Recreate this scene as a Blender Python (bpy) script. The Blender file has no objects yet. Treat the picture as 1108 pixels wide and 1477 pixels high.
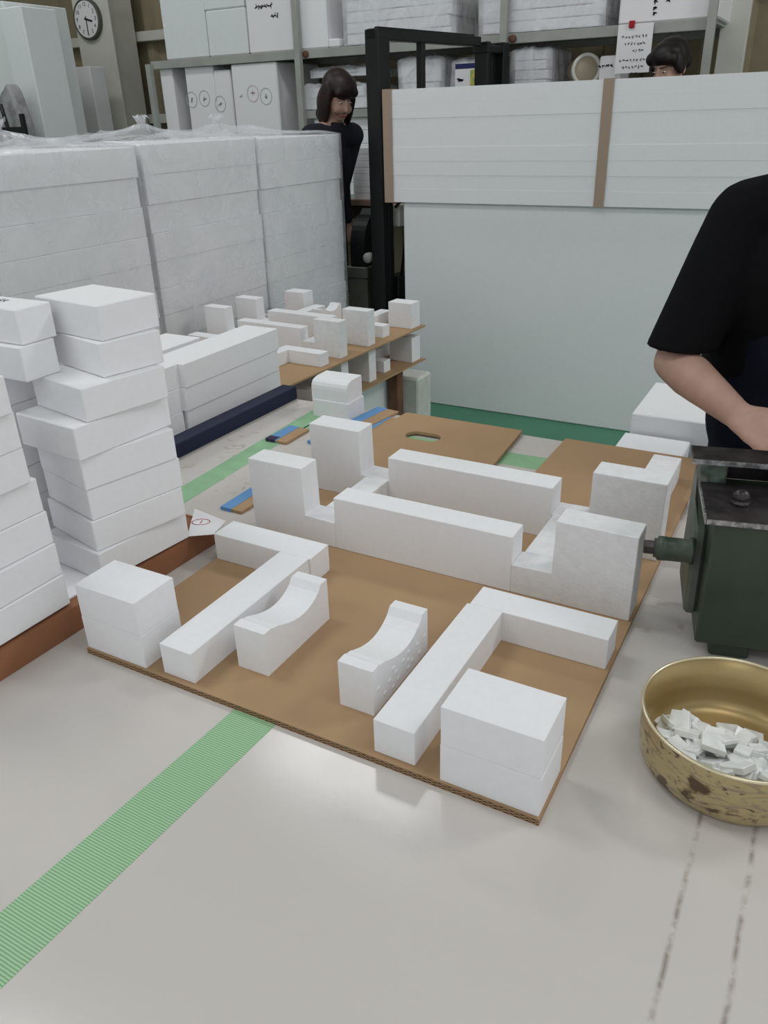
import bpy, bmesh, math, random
from mathutils import Vector, Matrix, noise
random.seed(7)
D = bpy.data
SC = bpy.context.scene
COL = SC.collection

# ------------------------------------------------------------------ camera
YAW, PITCH, ROLL, FPX = -0.51686, 0.46425, -0.03141, 1138.235
CAM = Vector((0.82116, -0.58685, 1.41726))
fw = Vector((math.sin(YAW) * math.cos(PITCH), math.cos(YAW) * math.cos(PITCH), -math.sin(PITCH)))
r0 = fw.cross(Vector((0, 0, 1))).normalized()
u0 = r0.cross(fw)
RX = math.cos(ROLL) * r0 + math.sin(ROLL) * u0
UX = -math.sin(ROLL) * r0 + math.cos(ROLL) * u0
cd = D.cameras.new('camera')
cam = D.objects.new('camera', cd)
COL.objects.link(cam)
cam.matrix_world = Matrix((
    (RX.x, UX.x, -fw.x, CAM.x), (RX.y, UX.y, -fw.y, CAM.y), (RX.z, UX.z, -fw.z, CAM.z), (0, 0, 0, 1)))
cd.sensor_fit = 'VERTICAL'
cd.sensor_height = 36.0
cd.lens = FPX * 36.0 / 1477.0
cd.clip_start = 0.02
cd.clip_end = 100
SC.camera = cam

# ------------------------------------------------------------------ light
world = D.worlds.new('world')
SC.world = world
world.use_nodes = True
world.node_tree.nodes['Background'].inputs[0].default_value = (0.95, 0.98, 1.0, 1)
world.node_tree.nodes['Background'].inputs[1].default_value = 0.68
SC.view_settings.view_transform = 'Standard'
SC.view_settings.look = 'None'
SC.view_settings.gamma = 1.0
SC.view_settings.use_curve_mapping = False
SC.view_settings.exposure = 0.0


def area(name, loc, sx, sy, power, col=(0.97, 0.985, 1.0), rot=(0, 0, 0)):
    l = D.lights.new(name, 'AREA')
    l.shape = 'RECTANGLE'
    l.size, l.size_y, l.energy, l.color = sx, sy, power, col
    o = D.objects.new(name, l)
    o.location, o.rotation_euler = loc, rot
    COL.objects.link(o)
    return o


# rows of ceiling fluorescent lamps over the hall
for lx, ly, pw in ((-1.5, 2.9, 21), (3.3, 2.9, 62), (-4.5, 2.85, 22),
                   (-1.45, 0.2, 25), (1.6, 0.2, 16), (-4.5, 0.2, 14), (-1.45, -2.4, 16), (1.6, -2.4, 16)):
    area('ceiling_tube_light', (lx, ly, 4.1), 1.3, 0.65, pw)


# ------------------------------------------------------------------ helpers
def ray(u, v):
    return RX * ((u - 554) / FPX) - UX * ((v - 738.5) / FPX) + fw


def onz(u, v, z):
    d = ray(u, v); return CAM + d * ((z - CAM.z) / d.z)


def ony(u, v, y):
    d = ray(u, v); return CAM + d * ((y - CAM.y) / d.y)


def onx(u, v, x):
    d = ray(u, v); return CAM + d * ((x - CAM.x) / d.x)


def lin(c):
    return tuple(((x / 255) / 12.92 if x / 255 <= 0.04045 else ((x / 255 + 0.055) / 1.055) ** 2.4) for x in c) + (1,)


def mat(name, rgb, rough=0.6, spec=0.5, metal=0.0, var=0.0, vscale=8.0, bump=0.0, bscale=200.0, alpha=1.0,
        coat=0.0, bkind='noise', var_rgb=None, detail=3.0):
    m = D.materials.new(name)
    m.use_nodes = True
    nt = m.node_tree
    b = nt.nodes['Principled BSDF']
    b.inputs['Base Color'].default_value = lin(rgb)
    b.inputs['Roughness'].default_value = rough
    b.inputs['Specular IOR Level'].default_value = spec
    b.inputs['Metallic'].default_value = metal
    b.inputs['Alpha'].default_value = alpha
    b.inputs['Coat Weight'].default_value = coat
    tc = nt.nodes.new('ShaderNodeTexCoord')
    if var > 0:
        n = nt.nodes.new('ShaderNodeTexNoise')
        n.inputs['Scale'].default_value = vscale
        n.inputs['Detail'].default_value = detail
        nt.links.new(tc.outputs['Object'], n.inputs['Vector'])
        rp = nt.nodes.new('ShaderNodeValToRGB')
        c2 = var_rgb or tuple(max(0, x * (1 - var)) for x in rgb)
        rp.color_ramp.elements[0].position = 0.35
        rp.color_ramp.elements[1].position = 0.65
        rp.color_ramp.elements[0].color = lin(c2)
        rp.color_ramp.elements[1].color = lin(rgb)
        nt.links.new(n.outputs['Fac'], rp.inputs['Fac'])
        nt.links.new(rp.outputs['Color'], b.inputs['Base Color'])
    if bump > 0:
        if bkind == 'voronoi':
            t = nt.nodes.new('ShaderNodeTexVoronoi')
            out = t.outputs['Distance']
        else:
            t = nt.nodes.new('ShaderNodeTexNoise')
            out = t.outputs['Fac']
        t.inputs['Scale'].default_value = bscale
        nt.links.new(tc.outputs['Object'], t.inputs['Vector'])
        bp = nt.nodes.new('ShaderNodeBump')
        bp.inputs['Strength'].default_value = bump
        bp.inputs['Distance'].default_value = 0.002
        nt.links.new(out, bp.inputs['Height'])
        nt.links.new(bp.outputs['Normal'], b.inputs['Normal'])
    return m


CEIL = mat('pale_ceiling_panels', (205, 205, 202), 0.9, 0.1)
EPS = mat('white_foam', (238, 238, 240), 0.75, 0.3, var=0.01, vscale=90, bump=0.04, bscale=330, bkind='voronoi')
EPSB = mat('beaded_white_foam', (234, 234, 235), 0.7, 0.35, var=0.03, vscale=60, bump=0.16, bscale=190, bkind='voronoi')
EPSG = mat('greenish_white_foam', (226, 230, 230), 0.75, 0.3, var=0.01, vscale=30, bump=0.05, bscale=250, bkind='voronoi')
EPSD = mat('dirty_white_foam', (214, 216, 208), 0.8, 0.2, var=0.08, vscale=14, bump=0.2, bscale=150, bkind='voronoi')
CARD = mat('brown_cardboard', (176, 145, 111), 0.75, 0.25, var=0.04, vscale=6, bump=0.05, bscale=60)
CARDX = mat('cardboard_edge_shade', (92, 70, 52), 0.85, 0.1, var=0.35, vscale=160)  # dark brown with the shade between the flutes put into the colour
TRAYB = mat('dark_brown_board', (150, 102, 72), 0.7, 0.3, var=0.08, vscale=12)
NAVY = mat('navy_blue_plastic', (22, 30, 58), 0.55, 0.3)
BLUE = mat('blue_tape', (98, 150, 202), 0.5, 0.4)
PURPLE = mat('dark_purple_tape', (58, 44, 78), 0.6, 0.3)
PAPER = mat('white_paper', (236, 234, 236), 0.8, 0.2)
INK = mat('dark_ink', (40, 40, 48), 0.7, 0.2)
REDINK = mat('red_ink', (168, 40, 44), 0.7, 0.2)
GREYINK = mat('faded_grey_ink', (176, 182, 184), 0.8, 0.2)
PINKINK = mat('faded_pink_ink', (206, 182, 186), 0.8, 0.2)
BLACKM = mat('black_painted_steel', (18, 20, 22), 0.45, 0.4, var=0.2, vscale=20)
STRAP = mat('brown_strap', (166, 146, 128), 0.6, 0.3)
CREAM = mat('cream_painted_steel', (216, 214, 206), 0.6, 0.3, var=0.04, vscale=5)
GREYST = mat('grey_painted_steel', (166, 168, 162), 0.55, 0.3, var=0.06, vscale=8)
SIDING = mat('brown_metal_siding', (160, 148, 122), 0.6, 0.3, var=0.12, vscale=3)
FLOORG = mat('green_painted_floor', (70, 126, 100), 0.5, 0.4, var=0.06, vscale=4)
MGREEN = mat('dark_green_enamel', (56, 70, 56), 0.45, 0.5, var=0.12, vscale=14, bump=0.05, bscale=80)
MGREENP = mat('worn_pale_green_enamel', (112, 128, 114), 0.55, 0.4, var=0.4, vscale=50)
MGREENS = mat('rubbed_green_enamel', (74, 84, 72), 0.5, 0.4, var=0.3, vscale=18, var_rgb=(96, 100, 90))
STEELD = mat('dark_worn_steel', (78, 72, 74), 0.35, 0.5, metal=0.6, var=0.35, vscale=40)
STEELL = mat('bright_steel_edge', (190, 190, 192), 0.3, 0.5, metal=0.7, var=0.4, vscale=120)
GREYM = mat('dark_grey_machine', (92, 92, 84), 0.5, 0.4, var=0.12, vscale=12)
WOODT = mat('pinkish_wood_top', (170, 138, 122), 0.6, 0.3, var=0.1, vscale=9)
WOODD = mat('dark_brown_wood', (62, 46, 42), 0.6, 0.3)
POSTB = mat('brown_wood_post', (118, 84, 66), 0.7, 0.2, var=0.15, vscale=15)
SKIN = mat('skin', (186, 150, 134), 0.55, 0.35, var=0.05, vscale=25)
LIP = mat('lip', (176, 108, 100), 0.5, 0.4)
EYEW = mat('eye_white', (225, 222, 218), 0.3, 0.5)
HAIRB = mat('dark_brown_hair', (46, 28, 26), 0.5, 0.4, var=0.3, vscale=60)
HAIRK = mat('black_brown_hair', (30, 22, 22), 0.5, 0.4, var=0.3, vscale=60)
TEEB = mat('black_cotton', (13, 13, 16), 0.9, 0.15, bump=0.1, bscale=120)
APRON = mat('navy_cotton', (20, 24, 38), 0.9, 0.15, bump=0.1, bscale=90)
JACKET = mat('charcoal_cotton', (40, 40, 48), 0.9, 0.15)
SHOE = mat('dark_shoe', (28, 28, 30), 0.6, 0.3)
BEIGE = mat('beige_plastic', (172, 160, 140), 0.5, 0.4)
CHIP = mat('translucent_white_chip', (236, 238, 236), 0.35, 0.5, var=0.06, vscale=80)
CABLE = mat('black_rubber', (20, 20, 20), 0.5, 0.4)
SIGNG = mat('sign_green', (150, 176, 96), 0.5, 0.3, var=0.4, vscale=30, var_rgb=(214, 196, 92))
SIGNB = mat('sign_navy', (36, 40, 92), 0.5, 0.3)
GREYBAG = mat('grey_mottled_bag', (170, 170, 172), 0.5, 0.4, var=0.25, vscale=12)


def film_mat(name, alpha):
    m = mat(name, (236, 238, 242), 0.16, 0.6, alpha=alpha)
    nt = m.node_tree
    b = nt.nodes['Principled BSDF']
    tc = nt.nodes.new('ShaderNodeTexCoord')
    n = nt.nodes.new('ShaderNodeTexNoise')
    n.inputs['Scale'].default_value = 5
    n.inputs['Detail'].default_value = 4
    n.inputs['Distortion'].default_value = 1.2
    nt.links.new(tc.outputs['Object'], n.inputs['Vector'])
    mp = nt.nodes.new('ShaderNodeMapping')
    mp.inputs['Scale'].default_value = (16, 16, 2.6)
    nt.links.new(tc.outputs['Object'], mp.inputs['Vector'])
    nb = nt.nodes.new('ShaderNodeTexNoise')
    nb.inputs['Scale'].default_value = 1.0
    nb.inputs['Detail'].default_value = 3
    nb.inputs['Distortion'].default_value = 0.8
    nt.links.new(mp.outputs[0], nb.inputs['Vector'])
    bp = nt.nodes.new('ShaderNodeBump')
    bp.inputs['Strength'].default_value = 0.6
    bp.inputs['Distance'].default_value = 0.006
    nt.links.new(nb.outputs['Fac'], bp.inputs['Height'])
    nt.links.new(bp.outputs['Normal'], b.inputs['Normal'])
    mr = nt.nodes.new('ShaderNodeMapRange')
    mr.inputs['From Min'].default_value = 0.35
    mr.inputs['From Max'].default_value = 0.7
    mr.inputs['To Min'].default_value = alpha * 0.6
    mr.inputs['To Max'].default_value = min(1, alpha * 1.5)
    nt.links.new(n.outputs['Fac'], mr.inputs['Value'])
    nt.links.new(mr.outputs['Result'], b.inputs['Alpha'])
    return m


FILM = film_mat('clear_plastic_film', 0.28)
FILM2 = film_mat('milky_plastic_wrap', 0.55)


def table_material():
    m = D.materials.new('white_worn_tabletop')
    m.use_nodes = True
    nt = m.node_tree
    N, L = nt.nodes, nt.links
    b = N['Principled BSDF']
    tc = N.new('ShaderNodeTexCoord')

    def noise_(scale, detail=4, dist=0.0):
        n = N.new('ShaderNodeTexNoise')
        n.inputs['Scale'].default_value = scale
        n.inputs['Detail'].default_value = detail
        n.inputs['Distortion'].default_value = dist
        L.new(tc.outputs['Object'], n.inputs['Vector'])
        return n

    def ramp(src, p0, p1, c0, c1):
        r = N.new('ShaderNodeValToRGB')
        r.color_ramp.elements[0].position = p0
        r.color_ramp.elements[1].position = p1
        r.color_ramp.elements[0].color = c0
        r.color_ramp.elements[1].color = c1
        L.new(src, r.inputs['Fac'])
        return r

    base = ramp(noise_(2.2, 5).outputs['Fac'], 0.3, 0.7, lin((203, 197, 192)), lin((208, 202, 197)))
    # small dark specks
    vz = N.new('ShaderNodeTexVoronoi')
    vz.inputs['Scale'].default_value = 9
    L.new(tc.outputs['Object'], vz.inputs['Vector'])
    sp = ramp(vz.outputs['Distance'], 0.012, 0.022, (1, 1, 1, 1), (0, 0, 0, 1))
    mx = N.new('ShaderNodeMix'); mx.data_type = 'RGBA'
    L.new(sp.outputs['Color'], mx.inputs['Factor'])
    L.new(base.outputs['Color'], mx.inputs[6])
    mx.inputs[7].default_value = lin((150, 138, 128))
    # two old seams with grime that run the length of the table
    sx = N.new('ShaderNodeSeparateXYZ')
    L.new(tc.outputs['Object'], sx.inputs[0])
    wob = noise_(14, 3)
    prev = mx.outputs[2]
    for pos in (0.808, 0.861):
        a = N.new('ShaderNodeMath'); a.operation = 'MULTIPLY_ADD'
        L.new(wob.outputs['Fac'], a.inputs[0]); a.inputs[1].default_value = 0.006; a.inputs[2].default_value = -pos - 0.003
        s = N.new('ShaderNodeMath'); s.operation = 'ADD'
        L.new(sx.outputs['X'], s.inputs[0]); L.new(a.outputs[0], s.inputs[1])
        ab = N.new('ShaderNodeMath'); ab.operation = 'ABSOLUTE'
        L.new(s.outputs[0], ab.inputs[0])
        g = ramp(ab.outputs[0], 0.0003, 0.0011, (1, 1, 1, 1), (0, 0, 0, 1))
        mk = ramp(noise_(60, 4).outputs['Fac'], 0.36, 0.6, (0, 0, 0, 1), (1, 1, 1, 1))
        mm = N.new('ShaderNodeMath'); mm.operation = 'MULTIPLY'
        L.new(g.outputs['Color'], mm.inputs[0]); L.new(mk.outputs['Color'], mm.inputs[1])
        q = N.new('ShaderNodeMix'); q.data_type = 'RGBA'
        L.new(mm.outputs[0], q.inputs['Factor'])
        L.new(prev, q.inputs[6])
        q.inputs[7].default_value = lin((150, 140, 132))
        prev = q.outputs[2]
    # worn, scuffed paint on the far third of the top
    far = ramp(sx.outputs['Y'], 0.30, 0.42, (0, 0, 0, 1), (1, 1, 1, 1))
    wr = ramp(noise_(26, 8, 1.5).outputs['Fac'], 0.60, 0.70, (0, 0, 0, 1), (0.55, 0.55, 0.55, 1))
    mm = N.new('ShaderNodeMath'); mm.operation = 'MULTIPLY'
    L.new(far.outputs['Color'], mm.inputs[0]); L.new(wr.outputs['Color'], mm.inputs[1])
    q = N.new('ShaderNodeMix'); q.data_type = 'RGBA'
    L.new(mm.outputs[0], q.inputs['Factor']); L.new(prev, q.inputs[6])
    q.inputs[7].default_value = lin((170, 154, 138))
    L.new(q.outputs[2], b.inputs['Base Color'])
    b.inputs['Roughness'].default_value = 0.16
    b.inputs['Specular IOR Level'].default_value = 0.5
    bp = N.new('ShaderNodeBump')
    bp.inputs['Strength'].default_value = 0.03
    bp.inputs['Distance'].default_value = 0.002
    L.new(noise_(120, 3).outputs['Fac'], bp.inputs['Height'])
    L.new(bp.outputs['Normal'], b.inputs['Normal'])
    return m


TABLE = table_material()


def tape_material(name, c0, c1, axis):
    m = D.materials.new(name)
    m.use_nodes = True
    nt = m.node_tree
    N, L = nt.nodes, nt.links
    b = N['Principled BSDF']
    tc = N.new('ShaderNodeTexCoord')
    w = N.new('ShaderNodeTexWave')
    w.wave_type = 'BANDS'
    w.bands_direction = axis
    w.inputs['Scale'].default_value = 100
    w.inputs['Distortion'].default_value = 0.6
    w.inputs['Detail'].default_value = 1
    L.new(tc.outputs['Object'], w.inputs['Vector'])
    r = N.new('ShaderNodeValToRGB')
    r.color_ramp.elements[0].position = 0.25
    r.color_ramp.elements[1].position = 0.75
    r.color_ramp.elements[0].color = lin(c0)
    r.color_ramp.elements[1].color = lin(c1)
    L.new(w.outputs['Fac'], r.inputs['Fac'])
    L.new(r.outputs['Color'], b.inputs['Base Color'])
    b.inputs['Roughness'].default_value = 0.45
    return m


TAPE = tape_material('ribbed_green_tape', (122, 168, 122), (168, 204, 164), 'Y')
TAPE2 = mat('thin_green_tape', (150, 196, 152), 0.4, 0.4, var=0.06, vscale=20)


def bowl_material():
    m = mat('gold_anodised_metal', (196, 176, 128), 0.38, 0.5, metal=0.55)
    nt = m.node_tree
    N, L = nt.nodes, nt.links
    b = N['Principled BSDF']
    tc = N.new('ShaderNodeTexCoord')
    prev = None
    for (sc, zs, p0, p1, colr, dist) in ((34, 3.4, .50, .64, (150, 138, 116), 1.6), (34, 1.2, .565, .63, (78, 60, 44), .5), (85, 2.0, .60, .68, (92, 74, 56), .8)):
        mp = N.new('ShaderNodeMapping')
        mp.inputs['Scale'].default_value = (1, 1, zs)
        mp.inputs['Location'].default_value = (sc * .01, .3, .1)
        L.new(tc.outputs['Object'], mp.inputs['Vector'])
        n = N.new('ShaderNodeTexNoise')
        n.inputs['Scale'].default_value = sc
        n.inputs['Detail'].default_value = 6
        n.inputs['Distortion'].default_value = dist
        L.new(mp.outputs[0], n.inputs['Vector'])
        r = N.new('ShaderNodeValToRGB')
        r.color_ramp.elements[0].position = p0
        r.color_ramp.elements[1].position = p1
        r.color_ramp.elements[0].color = (0, 0, 0, 1)
        r.color_ramp.elements[1].color = (.9, .9, .9, 1)
        L.new(n.outputs['Fac'], r.inputs['Fac'])
        q = N.new('ShaderNodeMix'); q.data_type = 'RGBA'
        L.new(r.outputs['Color'], q.inputs['Factor'])
        if prev is None:
            q.inputs[6].default_value = lin((184, 168, 126))
        else:
            L.new(prev, q.inputs[6])
        q.inputs[7].default_value = lin(colr)
        prev = q.outputs[2]
    L.new(q.outputs[2], b.inputs['Base Color'])
    return m


BOWL = bowl_material()
BOWLI = mat('gold_bowl_inside', (172, 152, 106), 0.35, 0.5, metal=0.5, var=0.45, vscale=26, var_rgb=(176, 150, 102))
RIM = mat('pale_gold_rim', (224, 212, 180), 0.25, 0.5, metal=0.6)


# ------------------------------------------------------------------ mesh helpers
def obj(name, bm, m, parent=None, smooth=False):
    me = D.meshes.new(name)
    bmesh.ops.recalc_face_normals(bm, faces=bm.faces[:])
    bm.to_mesh(me)
    bm.free()
    me.materials.append(m)
    if smooth:
        for p in me.polygons:
            p.use_smooth = True
    o = D.objects.new(name, me)
    COL.objects.link(o)
    if parent:
        o.parent = parent
    return o


def tag(o, label, cat, group=None):
    o['label'] = label
    o['category'] = cat
    if group:
        o['group'] = group
    return o


def thing(name, label, cat, loc=(0, 0, 0), rz=0.0, group=None):
    o = D.objects.new(name, None)
    o.empty_display_size = 0.05
    o.location = loc
    o.rotation_euler = (0, 0, rz)
    COL.objects.link(o)
    return tag(o, label, cat, group)


def struct(o):
    o['kind'] = 'structure'
    return o


def bev(bm, w, seg=1):
    if w > 0:
        bmesh.ops.bevel(bm, geom=bm.edges[:], offset=w, segments=seg, affect='EDGES', profile=0.5)


def abox(bm, x0, x1, y0, y1, z0, z1):
    vs = [bm.verts.new(p) for p in ((x0, y0, z0), (x1, y0, z0), (x1, y1, z0), (x0, y1, z0),
                                    (x0, y0, z1), (x1, y0, z1), (x1, y1, z1), (x0, y1, z1))]
    for f in ((0, 3, 2, 1), (4, 5, 6, 7), (0, 1, 5, 4), (1, 2, 6, 5), (2, 3, 7, 6), (3, 0, 4, 7)):
        bm.faces.new([vs[i] for i in f])


def box(name, x0, x1, y0, y1, z0, z1, m, parent=None, bevel=0.0, seg=1):
    bm = bmesh.new()
    abox(bm, x0, x1, y0, y1, z0, z1)
    bev(bm, bevel, seg)
    return obj(name, bm, m, parent)


def cbox(name, cx, cy, z0, sx, sy, sz, m, rz=0.0, bevel=0.001, parent=None):
    """box with its own origin at the middle of its base"""
    o = box(name, -sx / 2, sx / 2, -sy / 2, sy / 2, 0, sz, m, parent, bevel)
    o.location = (cx, cy, z0)
    o.rotation_euler = (0, 0, rz)
    return o


def prism(bm, pts, axis, a0, a1):
    """extrude a 2-D outline; axis 'x': pts=(y,z); 'y': pts=(x,z); 'z': pts=(x,y)"""
    def P(p, a):
        return {'x': (a, p[0], p[1]), 'y': (p[0], a, p[1]), 'z': (p[0], p[1], a)}[axis]
    A = [bm.verts.new(P(p, a0)) for p in pts]
    B = [bm.verts.new(P(p, a1)) for p in pts]
    n = len(pts)
    bm.faces.new(A[::-1])
    bm.faces.new(B)
    for i in range(n):
        bm.faces.new([A[i], A[(i + 1) % n], B[(i + 1) % n], B[i]])


def tube(bm, pts, r, seg=10, closed=False):
    """tube of radius r (number or list) along points"""
    pts = [Vector(p) for p in pts]
    n = len(pts)
    rings = []
    up = None
    for i, p in enumerate(pts):
        a = pts[i - 1] if (i > 0 or closed) else p
        c = pts[(i + 1) % n] if (i < n - 1 or closed) else p
        t = (c - a).normalized()
        if up is None:
            up = Vector((0, 0, 1)) if abs(t.z) < 0.9 else Vector((1, 0, 0))
        s = t.cross(up).normalized()
        up = s.cross(t).normalized()
        rr = r[i] if isinstance(r, (list, tuple)) else r
        rings.append([bm.verts.new(p + (s * math.cos(k * 2 * math.pi / seg) + up * math.sin(k * 2 * math.pi / seg)) * rr)
                      for k in range(seg)])
    m = n if closed else n - 1
    for i in range(m):
        A, B = rings[i], rings[(i + 1) % n]
        for k in range(seg):
            bm.faces.new([A[k], A[(k + 1) % seg], B[(k + 1) % seg], B[k]])
    if not closed:
        bm.faces.new(rings[0][::-1])
        bm.faces.new(rings[-1])


def lathe(bm, prof, seg=48):
    """profile of (r, z) turned about the z axis"""
    rings = []
    for r, z in prof:
        if r < 1e-6:
            rings.append([bm.verts.new((0, 0, z))])
        else:
            rings.append([bm.verts.new((r * math.cos(2 * math.pi * k / seg), r * math.sin(2 * math.pi * k / seg), z))
                          for k in range(seg)])
    for A, B in zip(rings, rings[1:]):
        for k in range(seg):
            j = (k + 1) % seg
            if len(A) == 1 and len(B) == 1:
                continue
            if len(A) == 1:
                bm.faces.new([A[0], B[k], B[j]])
            elif len(B) == 1:
                bm.faces.new([A[k], A[j], B[0]])
            else:
                bm.faces.new([A[k], A[j], B[j], B[k]])


def capsule(bm, p0, p1, ra, rb, seg=14):
    p0, p1 = Vector(p0), Vector(p1)
    t = (p1 - p0)
    L = t.length
    if L < 1e-6:
        t = Vector((0, 0, 1))
    t = t.normalized()
    s = t.cross(Vector((0, 0, 1)) if abs(t.z) < 0.9 else Vector((1, 0, 0))).normalized()
    w = s.cross(t)
    rows = []
    for k in range(1, 4):
        a = k / 4 * math.pi / 2
        rows.append((p0 - t * ra * math.cos(a), ra * math.sin(a)))
    rows.append((p0, ra))
    rows.append((p1, rb))
    for k in range(3, 0, -1):
        a = k / 4 * math.pi / 2
        rows.append((p1 + t * rb * math.cos(a), rb * math.sin(a)))
    rings = [[bm.verts.new(c + (s * math.cos(2 * math.pi * k / seg) + w * math.sin(2 * math.pi * k / seg)) * r)
              for k in range(seg)] for c, r in rows]
    for A, B in zip(rings, rings[1:]):
        for k in range(seg):
            bm.faces.new([A[k], A[(k + 1) % seg], B[(k + 1) % seg], B[k]])
    a = bm.verts.new(p0 - t * ra)
    b = bm.verts.new(p1 + t * rb)
    for k in range(seg):
        bm.faces.new([a, rings[0][(k + 1) % seg], rings[0][k]])
        bm.faces.new([b, rings[-1][k], rings[-1][(k + 1) % seg]])


def ellip(bm, c, r, M=None, seg=20):
    mt = Matrix.Translation(Vector(c)) @ (M.to_4x4() if M else Matrix.Identity(4)) @ Matrix.Diagonal((r[0], r[1], r[2], 1))
    bmesh.ops.create_uvsphere(bm, u_segments=seg, v_segments=seg // 2 + 2, radius=1, matrix=mt)


def blob(name, fill, m, parent, voxel=0.008, smooth=4):
    """one continuous surface grown from overlapping masses"""
    bm = bmesh.new()
    fill(bm)
    o = obj(name, bm, m, parent)
    md = o.modifiers.new('remesh', 'REMESH')
    md.mode = 'VOXEL'
    md.voxel_size = voxel
    sm = o.modifiers.new('smooth', 'SMOOTH')
    sm.factor = 0.5
    sm.iterations = smooth
    bpy.context.view_layer.update()
    dg = bpy.context.evaluated_depsgraph_get()
    me = D.meshes.new_from_object(o.evaluated_get(dg))
    o.modifiers.clear()
    o.data = me
    for p in me.polygons:
        p.use_smooth = True
    return o


def scribble(bm, o, ex, ey, w, h, n, th, off=None, seed=0):
    """row of small pen strokes on a surface spanned by ex, ey"""
    rnd = random.Random(seed)
    nrm = ex.cross(ey).normalized() * (off or 0.0004)
    for i in range(n):
        cx = (i + 0.5) / n * w
        for k in range(3):
            a = rnd.uniform(0, math.pi)
            l = h * rnd.uniform(0.3, 0.55)
            c = o + ex * (cx + rnd.uniform(-.15, .15) * w / n) + ey * (h * rnd.uniform(.3, .7)) + nrm
            d = (ex * math.cos(a) + ey * math.sin(a)) * l
            q = (ex * -math.sin(a) + ey * math.cos(a)) * th
            vs = [bm.verts.new(p) for p in (c - d - q, c + d - q, c + d + q, c - d + q)]
            bm.faces.new(vs)


def flat_ring(bm, o, ex, ey, rx, ry, th, off=0.0004, seg=28):
    nrm = ex.cross(ey).normalized() * off
    A = [bm.verts.new(o + nrm + ex * (rx * math.cos(2 * math.pi * k / seg)) + ey * (ry * math.sin(2 * math.pi * k / seg))) for k in range(seg)]
    B = [bm.verts.new(o + nrm + ex * ((rx - th) * math.cos(2 * math.pi * k / seg)) + ey * ((ry - th) * math.sin(2 * math.pi * k / seg))) for k in range(seg)]
    for k in range(seg):
        j = (k + 1) % seg
        bm.faces.new([A[k], A[j], B[j], B[k]])


EXV, EYV, EZV = Vector((1, 0, 0)), Vector((0, 1, 0)), Vector((0, 0, 1))

# ================================================================== THE SETTING
struct(box('floor', -8, 5, -4, 5.6, -0.1, 0, FLOORG))

# back wall: ribbed metal siding
bm = bmesh.new()
prof = []
x = -8.0
while x < 5.0:
    prof += [(x, 5.50), (x + .14, 5.50), (x + .17, 5.455), (x + .24, 5.455), (x + .27, 5.50)]
    x += .27
pts = prof + [(prof[-1][0], 5.6), (-8.0, 5.6)]
prism(bm, [(p[0], p[1]) for p in pts], 'z', 0, 4.6)
struct(obj('wall_back', bm, SIDING))
struct(box('ceiling', -8, 5, -4, 5.6, 4.6, 4.7, CEIL))
struct(box('wall_left', -8.1, -8, -4, 5.6, 0, 4.6, CREAM))
n = 1
for z in (0.75, 1.42, 2.06, 2.75, 3.5):
    struct(box('trim_%d' % n, -8, 5, 5.38, 5.453, z, z + .075, CREAM, bevel=.004))
    n += 1


def column(x0, x1, y0, nm):
    o = thing(nm, 'cream painted steel wall column', 'column')
    del o['category']
    o['kind'] = 'structure'
    box('web', x0, x1, y0 + .02, y0 + .3, 0, 4.6, CREAM, o, .003)
    box('flange', x0 - .03, x1 + .03, y0, y0 + .02, 0, 4.6, CREAM, o, .003)
    return o


cA = ony(108, 10, 5.05); cB = ony(152, 10, 5.05)
cl = column(cA.x, cB.x, 5.05, 'trim_6'); cl['label'] = 'cream painted steel column that carries the wall clock'
cA2 = ony(1044, 60, 5.05); cB2 = ony(1068, 60, 5.05)
cl = column(cA2.x, cB2.x, 5.05, 'trim_7'); cl['label'] = 'cream painted steel column beside the shelf end with papers'

# ================================================================== WORK TABLE
tb = thing('work_table', 'wide white work table with scuffed laminate top carrying the foam pieces', 'table', (0, 0, 0))
box('table_top', -1.25, 1.75, -0.5, 1.062, 0.715, 0.75, TABLE, tb, .002)
for lx in (-1.15, 1.65):
    for ly in (-0.4, 0.98):
        box('leg', lx - .03, lx + .03, ly - .03, ly + .03, 0, .715, GREYST, tb, .003)
box('apron_rail', -1.12, 1.62, -.41, -.38, .63, .715, GREYST, tb, .003)
box('apron_rail', -1.12, 1.62, .95, .98, .63, .715, GREYST, tb, .003)

TZ = 0.75
# tapes
bm = bmesh.new()
prism(bm, [(0.234, -.5), (0.302, -.5), (0.326, .03), (0.262, .03)], 'z', TZ, TZ + .0004)
tag(obj('green_tape', bm, TAPE), 'ribbed green floor tape stuck along the white table, running under the cardboard', 'tape')
bm = bmesh.new()
prism(bm, [(-.262, .30), (-.205, .30), (-.232, 1.0), (-.284, 1.0)], 'z', TZ, TZ + .0004)
tag(obj('green_tape', bm, TAPE2), 'pale green tape strip on the table beside the navy bar', 'tape')
bm = bmesh.new()
prism(bm, [(-.232, .872), (.55, .885), (.55, .952), (-.232, .94)], 'z', TZ, TZ + .0004)
tag(obj('green_tape', bm, TAPE2), 'pale green tape strip crossing the table under the cardboard with the hand hole', 'tape')

# cardboard sheets
BZ = 0.758


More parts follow.
